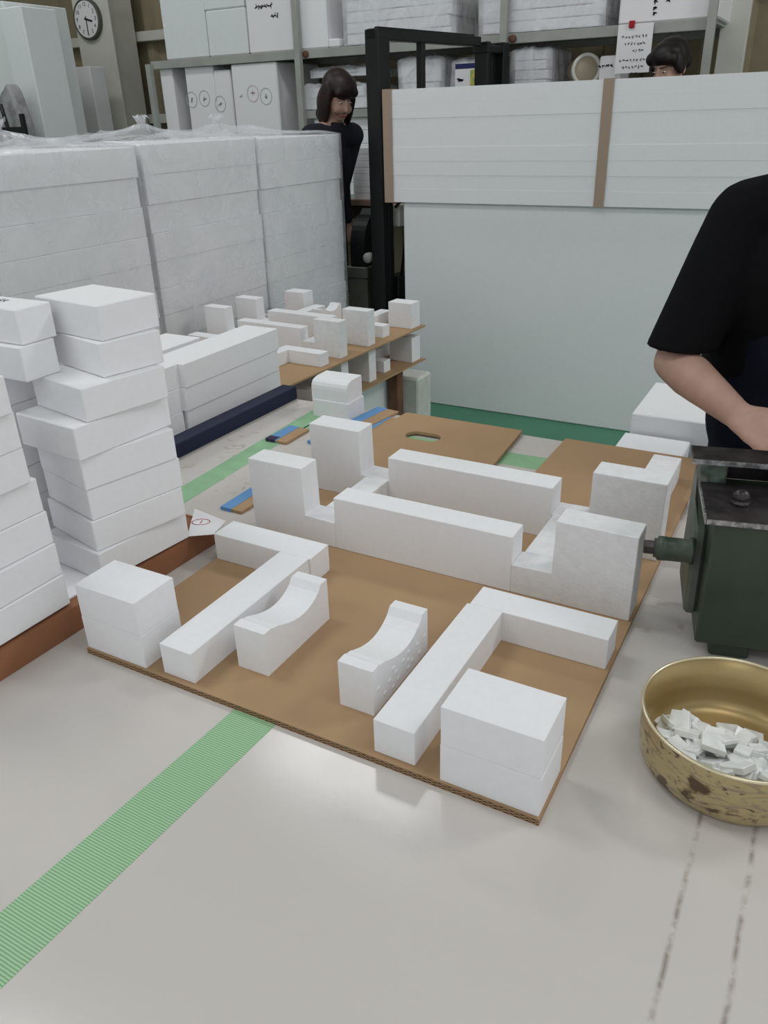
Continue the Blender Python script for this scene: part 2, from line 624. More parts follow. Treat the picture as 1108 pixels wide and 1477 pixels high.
def card_sheet(name, label, outline, z0, z1, hole=None, cat='cardboard'):
    o = thing(name, label, cat, (0, 0, 0))
    bm = bmesh.new()
    h = (z1 - z0)
    if hole:
        cx, cy, rx, ry = hole
        x0, y0 = outline[0]; x1, y1 = outline[2]
        k = 24
        inner = []
        for i in range(k):
            a = 2 * math.pi * i / k
            c, s = math.cos(a), math.sin(a)
            px = cx + (rx - ry) * (1 if c > 0 else -1) + ry * c
            inner.append((px, cy + ry * s))
        for zz in (z0, z1):
            ov = [bm.verts.new((p[0], p[1], zz)) for p in outline]
            iv = [bm.verts.new((p[0], p[1], zz)) for p in inner]
            oe = [bm.edges.new((ov[i], ov[(i + 1) % 4])) for i in range(4)]
            ie = [bm.edges.new((iv[i], iv[(i + 1) % k])) for i in range(k)]
            bmesh.ops.triangle_fill(bm, edges=oe + ie, use_beauty=True, use_dissolve=False)
            if zz == z0:
                lo, li = ov, iv
        for i in range(4):
            bm.faces.new([lo[i], lo[(i + 1) % 4], ov[(i + 1) % 4], ov[i]])
        for i in range(k):
            bm.faces.new([li[i], li[(i + 1) % k], iv[(i + 1) % k], iv[i]])
    else:
        prism(bm, outline, 'z', z0, z1)
    obj('sheet', bm, CARD, o)
    # corrugated edge: liner lines and fluting along the open sides
    if not hole:
        bm = bmesh.new()
        (ax, ay), (bx, by) = outline[0], outline[1]
        e = .0007
        for kk in range(2):                                   # two flute rows
            zc = z0 + h * (.27 + .46 * kk)
            nn = int(abs(bx - ax) / .006)
            for i in range(nn):
                xx = ax + (bx - ax) * (i + .5) / nn
                t = .0016
                s = 1 if i % 2 else -1
                vs = [bm.verts.new(p) for p in ((xx - .003, ay - e, zc - s * h * .16 - t * .4), (xx + .003, ay - e, zc + s * h * .16 - t * .4),
                                                (xx + .003, ay - e, zc + s * h * .16 + t * .4), (xx - .003, ay - e, zc - s * h * .16 + t * .4))]
                bm.faces.new(vs)
        for zc in (z0 + h * .04, z0 + h * .5, z0 + h * .96):
            vs = [bm.verts.new(p) for p in ((ax, ay - e * 1.1, zc - .0004), (bx, ay - e * 1.1, zc - .0004), (bx, ay - e * 1.1, zc + .0004), (ax, ay - e * 1.1, zc + .0004))]
            bm.faces.new(vs)
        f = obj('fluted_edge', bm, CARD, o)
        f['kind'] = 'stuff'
        box('fluting_shadow_core', ax + .001, bx - .001, ay - .0005, ay + .002, z0 + .0004, z1 - .0004, CARDX, o).name = 'fluting_shade_strip'  # dark strip behind the flutes, painted as the shadow in their hollows
    return o


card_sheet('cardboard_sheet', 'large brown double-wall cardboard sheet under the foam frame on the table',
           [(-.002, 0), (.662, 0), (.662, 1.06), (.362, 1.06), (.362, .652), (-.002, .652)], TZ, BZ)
hs = card_sheet('cardboard_sheet', 'brown cardboard panel with an oval hand hole lying behind the foam frame',
                [(-.065, .70), (.283, .70), (.259, 1.06), (-.042, 1.06)], TZ + .004, TZ + .011, (.068, .930, .043, .024))


# ================================================================== THE FOAM PRODUCT
def foam_box(label, x0, x1, y0, y1, z, m=EPS, origin=None, rz=0, group=None, h=.104):
    o = thing('foam_box_block', label, 'foam block', origin or (0, 0, 0), rz, group)
    box('block_half', x0, x1, y0, y1, z, z + h / 2 - .0001, m, o, .0006)
    box('block_half', x0 + .0004, x1 - .0004, y0 + .0003, y1 - .0003, z + h / 2 + .0001, z + h, m, o, .0006)
    return o


def foam_arm(label, stick, arm, z, h=.0478, origin=None, rz=0, m=EPS, group=None):
    o = thing('foam_angle_piece', label, 'foam piece', origin or (0, 0, 0), rz, group)
    box('stick', stick[0], stick[1], stick[2], stick[3], z, z + h, m, o, .0007)
    box('arm', arm[0], arm[1], arm[2], arm[3], z, z + h, m, o, .0007)
    return o


def foam_curve(label, x0, x1, y0, y1, z, m=EPS, h=.067, sag=.021, origin=None, rz=0, group=None):
    pts = [(y0, z), (y1, z), (y1, z + h + .001), (y1 - .016, z + h + .001)]
    a, b = y1 - .016, y0 + .022
    for i in range(1, 14):
        t = i / 14
        yy = a + (b - a) * t
        pts.append((yy, z + h - sag * math.sin(math.pi * (t ** .8)) ** .9))
    pts += [(b, z + h - .003), (y0 + .016, z + h), (y0, z + h)]
    bm = bmesh.new()
    prism(bm, pts, 'x', x0, x1)
    o = obj('foam_curved_block', bm, m)
    o.location = origin or (0, 0, 0)
    o.rotation_euler = (0, 0, rz)
    return tag(o, label, 'foam block', group)


H = dict(x0=-.009, x1=.102, x2=.1625, x3=.478, x4=.5415, x5=.658, y0=.4016, y1=.4485, z_t=.1366, z_l=.0481, z_b=.0952,
         v0=.592, v1=.643)


def foam_frame(label, z, origin=None, rz=0, group=None, full=True):
    o = thing('foam_cradle_frame', label, 'foam frame', origin or (0, 0, 0), rz, group)
    for y0, y1 in ((H['y0'], H['y1']), (H['v0'], H['v1'])):
        bm = bmesh.new()
        prism(bm, [(H['x0'], z), (H['x2'], z), (H['x2'], z + H['z_l']), (H['x1'], z + H['z_l']), (H['x1'], z + H['z_t']), (H['x0'], z + H['z_t'])], 'y', y0, y1)
        bev(bm, .001)
        obj('end_bracket', bm, EPS, o)
        box('beam', H['x2'] + .0002, H['x3'] - .0002, y0, y1 - .0003, z, z + H['z_b'], EPS, o, .001)
        bm = bmesh.new()
        prism(bm, [(H['x3'], z), (H['x5'], z), (H['x5'], z + H['z_t']), (H['x4'], z + H['z_t']), (H['x4'], z + H['z_l']), (H['x3'], z + H['z_l'])], 'y', y0, y1)
        bev(bm, .001)
        obj('end_bracket', bm, EPSB, o)
    box('cross_bar', H['x1'] + .012, H['x2'] - .002, H['y1'] + .0003, H['v0'] - .0003, z, z + H['z_l'], EPS, o, .001)
    box('cross_bar', H['x3'] + .004, H['x4'] - .014, H['y1'] + .0003, H['v0'] - .0003, z, z + H['z_l'], EPSB, o, .001)
    return o


foam_box('white foam box block on the cardboard corner beside the brown tray', -.002, .1085, .003, .0775, BZ)
foam_box('white foam box block on the cardboard corner facing the gold bowl', .5463, .660, .003, .0770, BZ)
foam_arm('white foam angle piece on cardboard with its arm reaching the brown tray', (.1357, .190, .0083, .2815), (.0005, .1930, .2818, .334), BZ)
foam_arm('white foam angle piece on cardboard with its arm reaching the green machine side', (.4596, .5122, .009, .2766), (.4634, .6573, .2769, .3268), BZ)
foam_curve('white foam block with scooped smooth sides beside the tray-side angle piece', .217, .267, .065, .2157, BZ)
foam_curve('white foam block with scooped top and dimpled side beside the bowl-side angle piece', .381, .430, .061, .211, BZ)
foam_frame('large white foam cradle frame with four upright ends on the table cardboard', BZ)
# dimples on the bowl-side scooped block
bm = bmesh.new()
rnd = random.Random(3)
spots = []
for i in range(200):
    yy = .072 + rnd.random() * .13
    zz = BZ + .008 + rnd.random() * (.030 if yy < .18 else .046)
    if len(spots) < 16 and all((yy - a) ** 2 + (zz - c) ** 2 > .012 ** 2 for a, c in spots):
        spots.append((yy, zz))
        ellip(bm, (.4300, yy, zz), (.0009, .0044, .0036), None, 12)
cb = [o for o in D.objects if o.name.startswith('foam_curved_block')][-1]
o = obj('dimple_marks', bm, EPS, cb, True)
o['kind'] = 'stuff'

# loose stick on the far lobe of the cardboard, offcut by the machine
tag(box('foam_stick', .577, .630, .70, .931, BZ, BZ + .048, EPSB, None, .0012),
    'white foam stick lying behind the cradle frame next to the worker', 'foam stick')
p = onz(994, 742, TZ)
tag(cbox('foam_offcut', p.x + .03, p.y + .02, TZ, .055, .06, .035, EPS), 'small white foam offcut on the table behind the green machine', 'foam offcut')

# ---- stack of two small foam pieces at the table's far side
st_z = TZ
tag(cbox('foam_block', -.205, 1.005, TZ, .105, .075, .045, EPS), 'lower white foam block of the small pair at the table edge by the tray stand', 'foam block')
bm = bmesh.new()
pts = [(-.036, 0), (.036, 0), (.036, .052), (-.010, .051), (-.024, .048), (-.031, .043), (-.035, .036), (-.036, .028)]
prism(bm, pts, 'x', -.052, .050)
o = obj('foam_block', bm, EPS)
o.location = (-.207, 1.006, TZ + .0452)
tag(o, 'rounded-shoulder white foam block lying on the small foam pair at the table edge', 'foam block')


# ---- cardboard strips with blue tape
def strip(label, x0, x1, y0, y1, rz, blue, z=TZ + .0006, th=.006, tip=False):
    o = thing('cardboard_strip', label, 'cardboard strip', ((x0 + x1) / 2, (y0 + y1) / 2, z), rz)
    w, l = x1 - x0, y1 - y0
    box('strip_body', -w / 2, w / 2, -l / 2, l / 2, 0, th, CARD, o, .0006)
    for (a, b) in blue:
        box('blue_tape', -w / 2 + a * w, -w / 2 + b * w, -l / 2 - .0008, l / 2 + .0008, -.0004, th + .0006, BLUE, o)
    if tip:
        box('purple_tape', -w / 2 - .001, -w / 2 + .45 * w, -l / 2 - .001, -l / 2 + .02, -.0005, th + .0012, PURPLE, o)
    return o


strip('cardboard strip half covered in blue tape sticking out under the cradle frame end', -.126, -.076, .445, .70, 0, [(0, .52)])
strip('short cardboard strip with blue tape and dark tip lying across the pale green tape', -.262, -.205, .775, .87, 0, [(0, .5)], tip=True)
strip('cardboard strip edged with blue tape against the panel with the hand hole', -.150, -.085, .80, 1.075, -.12, [(0, .45)])
strip('second cardboard strip edged with blue tape tucked by the panel with the hand hole', -.098, -.052, .74, 1.03, -.03, [(0, .55)], z=TZ + .001, th=.003)

# ---- navy bar and low wall of foam blocks
o = box('navy_bar', -.0225, .0225, -.29, .29, 0, .034, NAVY, None, .002)
o.location = (-.398, .775, TZ); o.rotation_euler = (0, 0, -.012)
tag(o, 'long navy blue plastic bar on the table before the low foam wall', 'bar')
wn = ['bottom', 'middle', 'top']
for k in range(3):
    z = TZ + k * .0568
    tag(cbox('foam_bar_block', -.513 + .003 * k, .925 - .004 * (k % 2), z, .108, .372, .0565, EPS, .004 * (k - 1)),
        '%s long foam bar of the low foam wall behind the navy bar' % wn[k], 'foam bar')
for k in range(3):
    z = TZ + k * .0568
    tag(cbox('foam_end_block', -.522 - .002 * k, .655 + .004 * k, z, .110, .155, .0565, EPS, -.01 * k),
        '%s short foam block at the tower end of the low foam wall' % wn[k], 'foam block')
tag(cbox('foam_end_block', -.66, .80, TZ, .12, .34, .165, EPS, 0), 'single tall foam block behind the low foam wall', 'foam block')

# ---- shallow brown tray with the foam towers
tr = thing('brown_tray', 'long shallow brown tray on the table holding the leaning foam towers', 'tray', (-.25, 0, TZ), -.028)
box('tray_side', .188, .194, -.35, .346, 0, .040, TRAYB, tr, .0008)
box('tray_side', -.194, -.188, -.35, .346, 0, .040, TRAYB, tr, .0008)
box('tray_end', -.188, .188, .340, .346, 0, .040, TRAYB, tr, .0008)
box('tray_end', -.188, .188, -.35, -.344, 0, .040, TRAYB, tr, .0008)
box('tray_lid', -.188, .188, -.344, .340, .028, .0385, TRAYB, tr, .0008)
box('side_flap', .168, .1938, -.35, .346, .0401, .0412, TRAYB, tr)
sh = box('foam_sheet', -.18, .172, -.34, .262, 0, .0035, EPS, None, .0006)
sh.location = (-.25, 0, TZ + .0413); sh.rotation_euler = (0, 0, -.028)
tag(sh, 'thin white foam sheet spread on the brown tray under the towers', 'foam sheet')

ordn = ['topmost', 'second', 'third', 'fourth', 'fifth', 'sixth', 'seventh', 'bottom']
z0 = TZ + .0413 + .0036
fh = .0500
# near-right corner point, far-right corner point of every block of the tower beside the label
S1F = [(-.064, .183), (-.063, .173), (-.056, .123), (-.058, .099), (-.066, .105), (-.068, .107), (-.068, .103), (-.062, .098)]
S1R = [(-.051, .285), (-.040, .272), (-.030, .260), (-.043, .270), (-.030, .258), (-.031, .262), (-.032, .259), (-.043, .270)]
for i in range(8):
    a, b = Vector(S1F[i]), Vector(S1R[i])
    L = (b - a).length
    rz = math.atan2(b.y - a.y, b.x - a.x) - math.pi / 2
    wd = .150 if i < 2 else .135
    c = (a + b) / 2 + Vector((-math.cos(rz), -math.sin(rz))) * wd / 2
    z = z0 + (7 - i) * fh
    tag(cbox('tower_foam_block', c.x, c.y, z, wd, L, fh - .0004, EPS, rz, .0015),
        '%s white foam block of the tower beside the red-marked paper' % ordn[i], 'foam block')
S2F = [(-.154, .122), (-.150, .112), (-.145, .080), (-.142, .070), (-.142, .072), (-.144, .072), (-.142, .072), (-.142, .072)]
S2R = [(-.154, .186), (-.140, .176), (-.205, .185), (-.205, .18), (-.205, .18), (-.205, .18), (-.205, .18), (-.205, .18)]
for i in range(8):
    wd, L = .15, (.060 if i < 2 else .105)
    if i < 2:
        a = Vector(S2F[i]); rz = (0.0, 0.0)[i]
        c = a + Vector((-math.sin(rz), math.cos(rz))) * L / 2 + Vector((-math.cos(rz), -math.sin(rz))) * wd / 2
    else:
        rz = .02 * ((i % 3) - 1)
        c = Vector((-.222 - .075, .150 + .004 * (i % 2)))
    # the two upper blocks bridge the gap between the neighbouring towers
    z = z0 + (7 - i) * fh
    o = tag(cbox('tower_foam_block', c.x, c.y, z, wd, L, fh - .0004, EPS, rz, .0015),
            '%s white foam block of the set-back middle tower on the brown tray' % ordn[i], 'foam block')
    if i == 0:
        bm = bmesh.new()
        scribble(bm, Vector((-.01, .0, fh)), EXV, EYV, .022, .016, 2, .0007, seed=5)
        obj('pen_mark', bm, INK, o)
ordn7 = ['topmost', 'second', 'third', 'fourth', 'fifth', 'sixth', 'bottom']
S3 = [(-.055, .014), (-.062, .020), (-.063, .021), (-.070, .034), (-.068, .036), (-.066, .036), (-.063, .035)]
for i in range(7):
    L = .17
    rz = -.02 + .012 * ((i * 3) % 4 - 1.5)
    a = Vector(S3[i])
    c = a + Vector((math.sin(rz), -math.cos(rz))) * L / 2 + Vector((-math.cos(rz), -math.sin(rz))) * .075
    tag(cbox('tower_foam_block', c.x, c.y, z0 + (6 - i) * fh, .15, L, fh - .0004, EPS, rz, .0015),
        '%s white foam block of the open-end tower over the tray lip' % ordn7[i], 'foam block')

# paper label with red circled stroke
pl = thing('paper_label', 'white paper slip with a red circled mark on the tray end', 'paper', (0, 0, TZ + .0452))
bm = bmesh.new()
q = [onz(u, v, TZ + .0452) for u, v in ((270, 774), (281, 734), (326, 752), (308, 771))]
cen = sum(q, Vector()) / 4
prism(bm, [(p.x, p.y) for p in q], 'z', 0, .0006)
obj('slip', bm, PAPER, pl)
bm = bmesh.new()
cc = onz(290, 753, TZ + .0458)
ex = (onz(300, 753, TZ) - onz(280, 753, TZ)).normalized()
ey = EZV.cross(ex)
flat_ring(bm, Vector((cc.x, cc.y, .0006)), ex, ey, .0165, .0115, .0016)
a = Vector((cc.x, cc.y, .0011))
vs = [bm.verts.new(a + ex * s + ey * t) for s, t in ((-.001, -.006), (.0006, -.006), (.0016, .006), (0, .006))]
bm.faces.new(vs)
obj('red_mark', bm, REDINK, pl)

# ================================================================== GREEN MACHINE
mc = thing('punch_press', 'dark green cast iron hand press with steel plates standing behind the gold bowl', 'machine', (.752, .365, TZ), .227)
for fx in (.022, .20):
    box('foot', fx, fx + .05, .012, .05, 0, .026, MGREEN, mc, .003)
    box('foot', fx, fx + .05, .125, .165, 0, .026, MGREEN, mc, .003)
bm = bmesh.new()
prism(bm, [(0, .025), (.15, .025), (.16, .05), (.16, .20), (.11, .20), (.105, .207), (0, .207)], 'x', 0, .27)
bev(bm, .003)
obj('body', bm, MGREEN, mc)
bm = bmesh.new()
prism(bm, [(.03, .05), (.14, .05), (.155, .10), (.155, .222), (.115, .222), (.10, .19), (.05, .17)], 'x', -.016, .0)
bev(bm, .004)
obj('side_boss', bm, MGREENS, mc)
box('hopper_wall', -.012, .022, .118, .158, .2, .243, MGREENP, mc, .003)
box('hopper_wall', .085, .27, .118, .158, .2, .243, MGREENP, mc, .003)
box('hopper_back', -.012, .27, .156, .166, .2, .243, STEELD, mc, .002)
pt = box('front_plate', -.012, .275, -.006, .112, .2072, .2125, STEELD, mc, .0008)
box('plate_edge', -.013, .275, -.0075, -.0055, .2068, .213, STEELL, pt)
box('plate_edge', -.0136, -.0115, -.0075, .112, .2068, .213, STEELL, pt)
pt = box('rear_plate', -.026, .275, .098, .150, .2435, .249, STEELD, mc, .0008)
box('plate_edge', -.027, .275, .0965, .0985, .243, .2495, STEELL, pt)
box('steel_block', .075, .12, .112, .148, .2492, .262, STEELL, mc, .002)
bm = bmesh.new()
lathe(bm, [(0, .0185), (.006, .018), (.010, .014), (.0115, .008), (.009, .005), (.012, .0045), (.012, 0), (0, 0)], 20)
o = obj('plate_bolt', bm, STEELD, mc, True)
o.location = (.032, .05, .2125)
# side spindle
bm = bmesh.new()
lathe(bm, [(0, 0), (.018, 0), (.018, .006), (.016, .007), (.016, .034), (.0165, .035), (.0165, .045), (.013, .047), (.013, .050), (0, .050)], 24)
o = obj('spindle', bm, MGREEN, mc, True)
o.rotation_euler = (0, -math.pi / 2, 0)
o.location = (-.014, .045, .139)
bm = bmesh.new()
lathe(bm, [(0, 0), (.0105, 0), (.0105, .012), (.009, .0135), (0, .0135)], 6)
o2 = obj('spindle_nut', bm, STEELD, mc)
o2.rotation_euler = (0, -math.pi / 2, 0)
o2.location = (-.064, .045, .139)

# ================================================================== GOLD BOWL WITH CHIPS
bc = (.823, .180)
bw = thing('gold_bowl', 'stained gold metal bowl full of white chips on the table', 'bowl', (bc[0], bc[1], TZ))
bm = bmesh.new()
lathe(bm, [(0, .0), (.080, .0), (.091, .004), (.0975, .014), (.0995, .030), (.1005, .072), (.1003, .0725)], 72)
obj('outer_shell', bm, BOWL, bw, True)
bm = bmesh.new()
lathe(bm, [(0, .003), (.079, .003), (.090, .007), (.0960, .016), (.0980, .030), (.0988, .0725), (.1003, .0725)], 72)
obj('inner_shell', bm, BOWLI, bw, True)
bm = bmesh.new()
tube(bm, [(.1005 * math.cos(2 * math.pi * k / 72), .1005 * math.sin(2 * math.pi * k / 72), .0735) for k in range(72)], .0021, 8, True)
obj('rolled_rim', bm, RIM, bw, True)
cm = []
for k in range(5):
    bm = bmesh.new()
    s = .0085 + .0012 * k
    pts = [(-s, -s * .9), (s * .9, -s), (s * (1 - .25 * (k % 2)), s), (-s * .95, s * (.9 - .2 * (k % 3 == 1)))]
    prism(bm, pts, 'z', -.0022 - .0004 * k, .0022 + .0004 * k)
    bev(bm, .0006)
    bmesh.ops.recalc_face_normals(bm, faces=bm.faces[:])
    me = D.meshes.new('chip')
    bm.to_mesh(me); bm.free()
    me.materials.append(CHIP)
    cm.append(me)
rnd = random.Random(21)
cnt = 0
placed = []
for layer in range(6):
    for tries in range(400):
        if len([p for p in placed if p[3] == layer]) >= (30, 28, 26, 24, 18, 10)[layer]:
            break
        a = rnd.uniform(0, 2 * math.pi); r = .080 * math.sqrt(rnd.random()) * (1 - .02 * layer)
        x, y = r * math.cos(a), r * math.sin(a)
        if x < -.02 and y > .045:                     # the pile leaves the far rim side clear
            continue
        if y > .055 - .012 * layer + .2 * max(0, -x - .04):
            continue
        if any(p[3] == layer and (p[0] - x) ** 2 + (p[1] - y) ** 2 < .0155 ** 2 for p in placed):
            continue
        placed.append((x, y, 0, layer))
        o = D.objects.new('foam_chip', cm[rnd.randrange(5)])
        COL.objects.link(o)
        tilt = .12 if layer < 1 else .55
        o.location = (bc[0] + x, bc[1] + y, TZ + .0075 + layer * .0062 + rnd.uniform(-.001, .001))
        o.rotation_euler = (rnd.uniform(-tilt, tilt), rnd.uniform(-tilt, tilt), rnd.uniform(0, 6.28))
        tag(o, 'small square white chip lying in the gold bowl', 'chip', 'white chips piled in the gold bowl')

# ================================================================== TRAY STAND WITH MORE PRODUCTS
TO, TR = Vector((-1.409, 1.487, 0)), -.053
def tl(x, y):
    return (TO.x + math.cos(TR) * x - math.sin(TR) * y, TO.y + math.sin(TR) * x + math.cos(TR) * y)
for lev, tz in ((0, .615), (1, .470)):
    w = ('upper', 'lower')[lev]
    o = box('cardboard_shelf_sheet', -.02, .686, -.01, 1.0, tz - .007, tz, CARD, None, .0006)
    o.location = TO; o.rotation_euler = (0, 0, TR)
    tag(o, '%s brown cardboard sheet of the two-level tray stack before the wrapped pallets' % w, 'cardboard')
    foam_frame('white foam cradle frame on the %s sheet of the tray stack' % w, tz, TO, TR)
    foam_arm('white foam angle piece on the %s tray sheet at its near end' % w, (.4596, .5122, .009, .2766), (.4634, .6573, .2769, .3268), tz, origin=TO, rz=TR)
    foam_box('white foam box block on the far outer corner of the %s tray sheet' % w, .555, .668, .912, .983, tz, origin=TO, rz=TR)
    foam_arm('white foam angle piece at the far end of the %s tray sheet' % w, (.462, .514, .730, 1.0), (.462, .64, .730, .78), tz, origin=TO, rz=TR)
    if lev == 0:
        foam_box('white foam box block on the upper tray corner nearest the wrapped pallets', -.004, .105, .915, .985, tz, origin=TO, rz=TR)
        foam_arm('white foam angle piece on the upper tray sheet next to the wrapped pallets', (.1357, .190, .71, .96), (.0005, .193, .70, .7095), tz, origin=TO, rz=TR)
        foam_arm('white foam angle piece at the near end of the upper tray sheet', (.1357, .190, .0083, .2815), (.0005, .1930, .2818, .334), tz, origin=TO, rz=TR)
        foam_curve('white scooped foam block at the far end of the upper tray sheet', .235, .285, .80, .95, tz, origin=TO, rz=TR)
        foam_curve('white scooped foam block at the near end of the upper tray sheet', .381, .430, .061, .211, tz, origin=TO, rz=TR)
# what carries the stack
for k, (x0, x1, y0, y1, m, nm, lb, ct) in enumerate((
        (.03, .60, .02, .90, EPSG, 'foam_slab', 'thick pale foam slab block under the lower tray sheet', 'foam block'),)):
    o = box(nm, x0, x1, y0, y1, 0, .4625, m, None, .003)
    o.location = TO; o.rotation_euler = (0, 0, TR)
    tag(o, lb, ct)
o = box('wooden_post', .612, .660, .80, .85, 0, .4625, POSTB, None, .002)
o.location = TO; o.rotation_euler = (0, 0, TR)
tag(o, 'brown wooden post supporting the lower tray sheet', 'post')
pa, pb, pc = onz(565.8, 540, .38), onz(584.6, 551.6, .38), onz(607.5, 540, .38)
o = cbox('foam_post', 0, 0, 0, (pb - pa).length, (pc - pb).length, .38, EPSD, 0, .008)
mid = (pa + pc) / 2
o.location = (mid.x + .012, mid.y + .02, 0)
tag(o, 'dirty pale foam post standing on the green floor beside the tray stack', 'foam post')

# ================================================================== BIG STRAPPED FOAM BOARDS
BX0, BX1 = -1.172, .95
tag(box('foam_slab_block', BX0 + .03, BX1, 3.16, 3.78, 0, 1.03, EPS, None, .006), 'huge pale foam slab standing on the green floor under the strapped bundle', 'foam slab')
sb = thing('strapped_foam_bundle', 'bundle of long white foam boards bound with brown straps on the huge slab', 'foam bundle', (0, 0, 0))
zz = 1.034
hs_ = [.062] * 8
for k, hh in enumerate(hs_):
    dx = .004 * math.sin(k * 2.3)
    box('foam_board', -1.228 + dx, 1.02 + dx, 3.135 + .0012 * math.sin(k * 1.7), 3.80, zz, zz + hh - .0001, EPS, sb, .0003)
    zz += hh
for sx in (-1.205, -.153, .80):
    w = .024 if sx < -1 else .022
    bm = bmesh.new()
    prism(bm, [(3.1275, 1.032), (3.1275, zz + .003), (3.81, zz + .003), (3.81, 1.032), (3.809, 1.032), (3.809, zz + .001), (3.1305, zz + .001), (3.1305, 1.032)], 'x', sx - w, sx + w)
    obj('strap', bm, STRAP, sb)

# low foam slabs on the floor behind the worker's table
tag(box('foam_slab', .362, .55, 1.25, 1.702, 0, .55, EPS, None, .003), 'white foam slab stack on the floor just behind the table edge', 'foam slab')
tag(box('foam_slab', .372, .97, 1.715, 2.05, 0, .607, EPS, None, .003), 'taller white foam slab on the floor behind the worker', 'foam slab')

# ================================================================== WRAPPED PALLETS
def bag(parent, x0, x1, y0, y1, z1, seed, tuft=True, m=FILM, z0=.02, amp=.014, tx=.4, ty=.5, tname='plastic_bag'):
    bm = bmesh.new()
    per = []
    nX, nY = 18, 26
    rr = .025
    for i in range(nX): per.append((x0 + (x1 - x0) * i / nX, y0, 0, -1))
    for i in range(nY): per.append((x1, y0 + (y1 - y0) * i / nY, 1, 0))
    for i in range(nX): per.append((x1 - (x1 - x0) * i / nX, y1, 0, 1))
    for i in range(nY): per.append((x0, y1 - (y1 - y0) * i / nY, -1, 0))
    N = len(per)
    cx, cy = x0 + (x1 - x0) * tx, y0 + (y1 - y0) * ty
    rings = []
    lev = 22
    for j in range(lev + 1):
        t = j / lev
        z = z0 + (z1 + .004 - z0) * t
        ring = []
        for k, (px, py, nx, ny) in enumerate(per):
            s = (px * 1.0 + py * 1.0)
            sway = (1 - t) * .10
            d = .007 + amp * (.5 + .5 * noise.noise(Vector((s * 9 + seed * 7 + sway * noise.noise(Vector((s, z * 3, seed))) * 6, z * 1.6, seed)))) \
                + amp * .6 * abs(noise.noise(Vector((s * 23, z * 4 + s * 6, seed + 3))))
            if j == lev: d *= .7
            if ny: d *= .3
            ring.append(bm.verts.new((px + nx * d, py + ny * d, z + .003 * noise.noise(Vector((s * 12, 1, seed))))))
        rings.append(ring)
    steps = 9
    for j in range(1, steps + 1):
        t = j / steps
        sc = 1 - t
        if tuft:
            sc = (1 - t) * .95 + .03
        ring = []
        for k, (px, py, nx, ny) in enumerate(per):
            s = math.atan2(py - cy, px - cx)
            qx, qy = cx + (px - cx) * sc, cy + (py - cy) * sc
            hgt = z1 + .008 + (.055 * t ** 3 if tuft else 0) + .028 * abs(noise.noise(Vector((s * 5, t * 4, seed)))) * math.sin(math.pi * min(1, t * .9 + .1)) * 1.3 \
                + .018 * abs(noise.noise(Vector((qx * 14, qy * 14, seed))))
            ring.append(bm.verts.new((qx, qy, hgt)))
        rings.append(ring)
    if tuft:
        for j, (sc, dz) in enumerate(((.03, .012), (.04, .026), (.055, .036), (.07, .034))):
            ring = []
            for k, (px, py, nx, ny) in enumerate(per):
                s = math.atan2(py - cy, px - cx)
                q = sc * (1 + .5 * noise.noise(Vector((s * 3, j * .4, seed))))
                ring.append(bm.verts.new((cx + (px - cx) * q, cy + (py - cy) * q, z1 + .063 + dz + .02 * noise.noise(Vector((s * 4, j, seed + 9))))))
            rings.append(ring)
    for A, B in zip(rings, rings[1:]):
        for k in range(N):
            bm.faces.new([A[k], A[(k + 1) % N], B[(k + 1) % N], B[k]])
    return obj(tname, bm, m, parent, True)


pallets = [(.35, 1.045, 1.335, 'out by the aisle start'), (1.065, 1.755, 1.345, 'beside the foam towers'), (1.775, 2.475, 1.35, 'behind the tray stack'), (2.495, 3.20, 1.345, 'nearest the woman at her table')]
PX1 = -1.512
TUFT = (.5, .62, .62, .30)
bagname = ['first', 'second', 'third', 'last']
for i, (y0, y1, zt, where) in enumerate(pallets):
    rnd = random.Random(40 + i)
    x1p = PX1 - (.012 if i == 3 else 0)
    pal = thing('pallet', 'wooden pallet under the %s film-wrapped foam stack of the row' % bagname[i], 'pallet', (0, 0, 0))
    for yy in (y0 + .01, (y0 + y1) / 2 - .04, y1 - .09):
        box('bearer', x1p - .82, x1p, yy, yy + .08, 0, .08, POSTB, pal, .002)
    for kk in range(6):
        xa = x1p - .82 + kk * .146
        box('deck_board', xa, xa + .09, y0, y1, .08, .1, POSTB, pal, .002)
    z = .10
    nl = 12
    hh = (zt - .10) / nl
    for k in range(nl):
        j = rnd.uniform(-.006, .006)
        # each layer: one outer row and one inner row of slabs
        tag(box('foam_slab', x1p - .40 + j, x1p + j, y0 + .003 + rnd.uniform(0, .006), y1 - .003 - rnd.uniform(0, .006), z, z + hh - .0006, EPS, None, .0018),
            'aisle-side foam slab, %s from the floor in the %s film-wrapped stack' % (['bottom', '2nd', '3rd', '4th', '5th', '6th', '7th', '8th', '9th', '10th', '11th', 'uppermost'][k], bagname[i]),
            'foam slab', 'slabs in the wrapped stacks')
        if k == nl - 1:
            tag(box('foam_slab', x1p - .82, x1p - .41 + j, y0 + .012, y1 - .012, .10, z + hh - .0015, EPS, None, .004),
                'wall-side foam block inside the %s film-wrapped stack' % bagname[i], 'foam block')
        z += hh
    b = bag(None, x1p - .83, x1p + .008, y0, y1, zt, 11.3 * (i + 1), True, FILM, .09, .013, .53, TUFT[i])
    tag(b, 'clear crumpled plastic bag gathered over the %s foam stack %s' % (bagname[i], where), 'plastic bag')

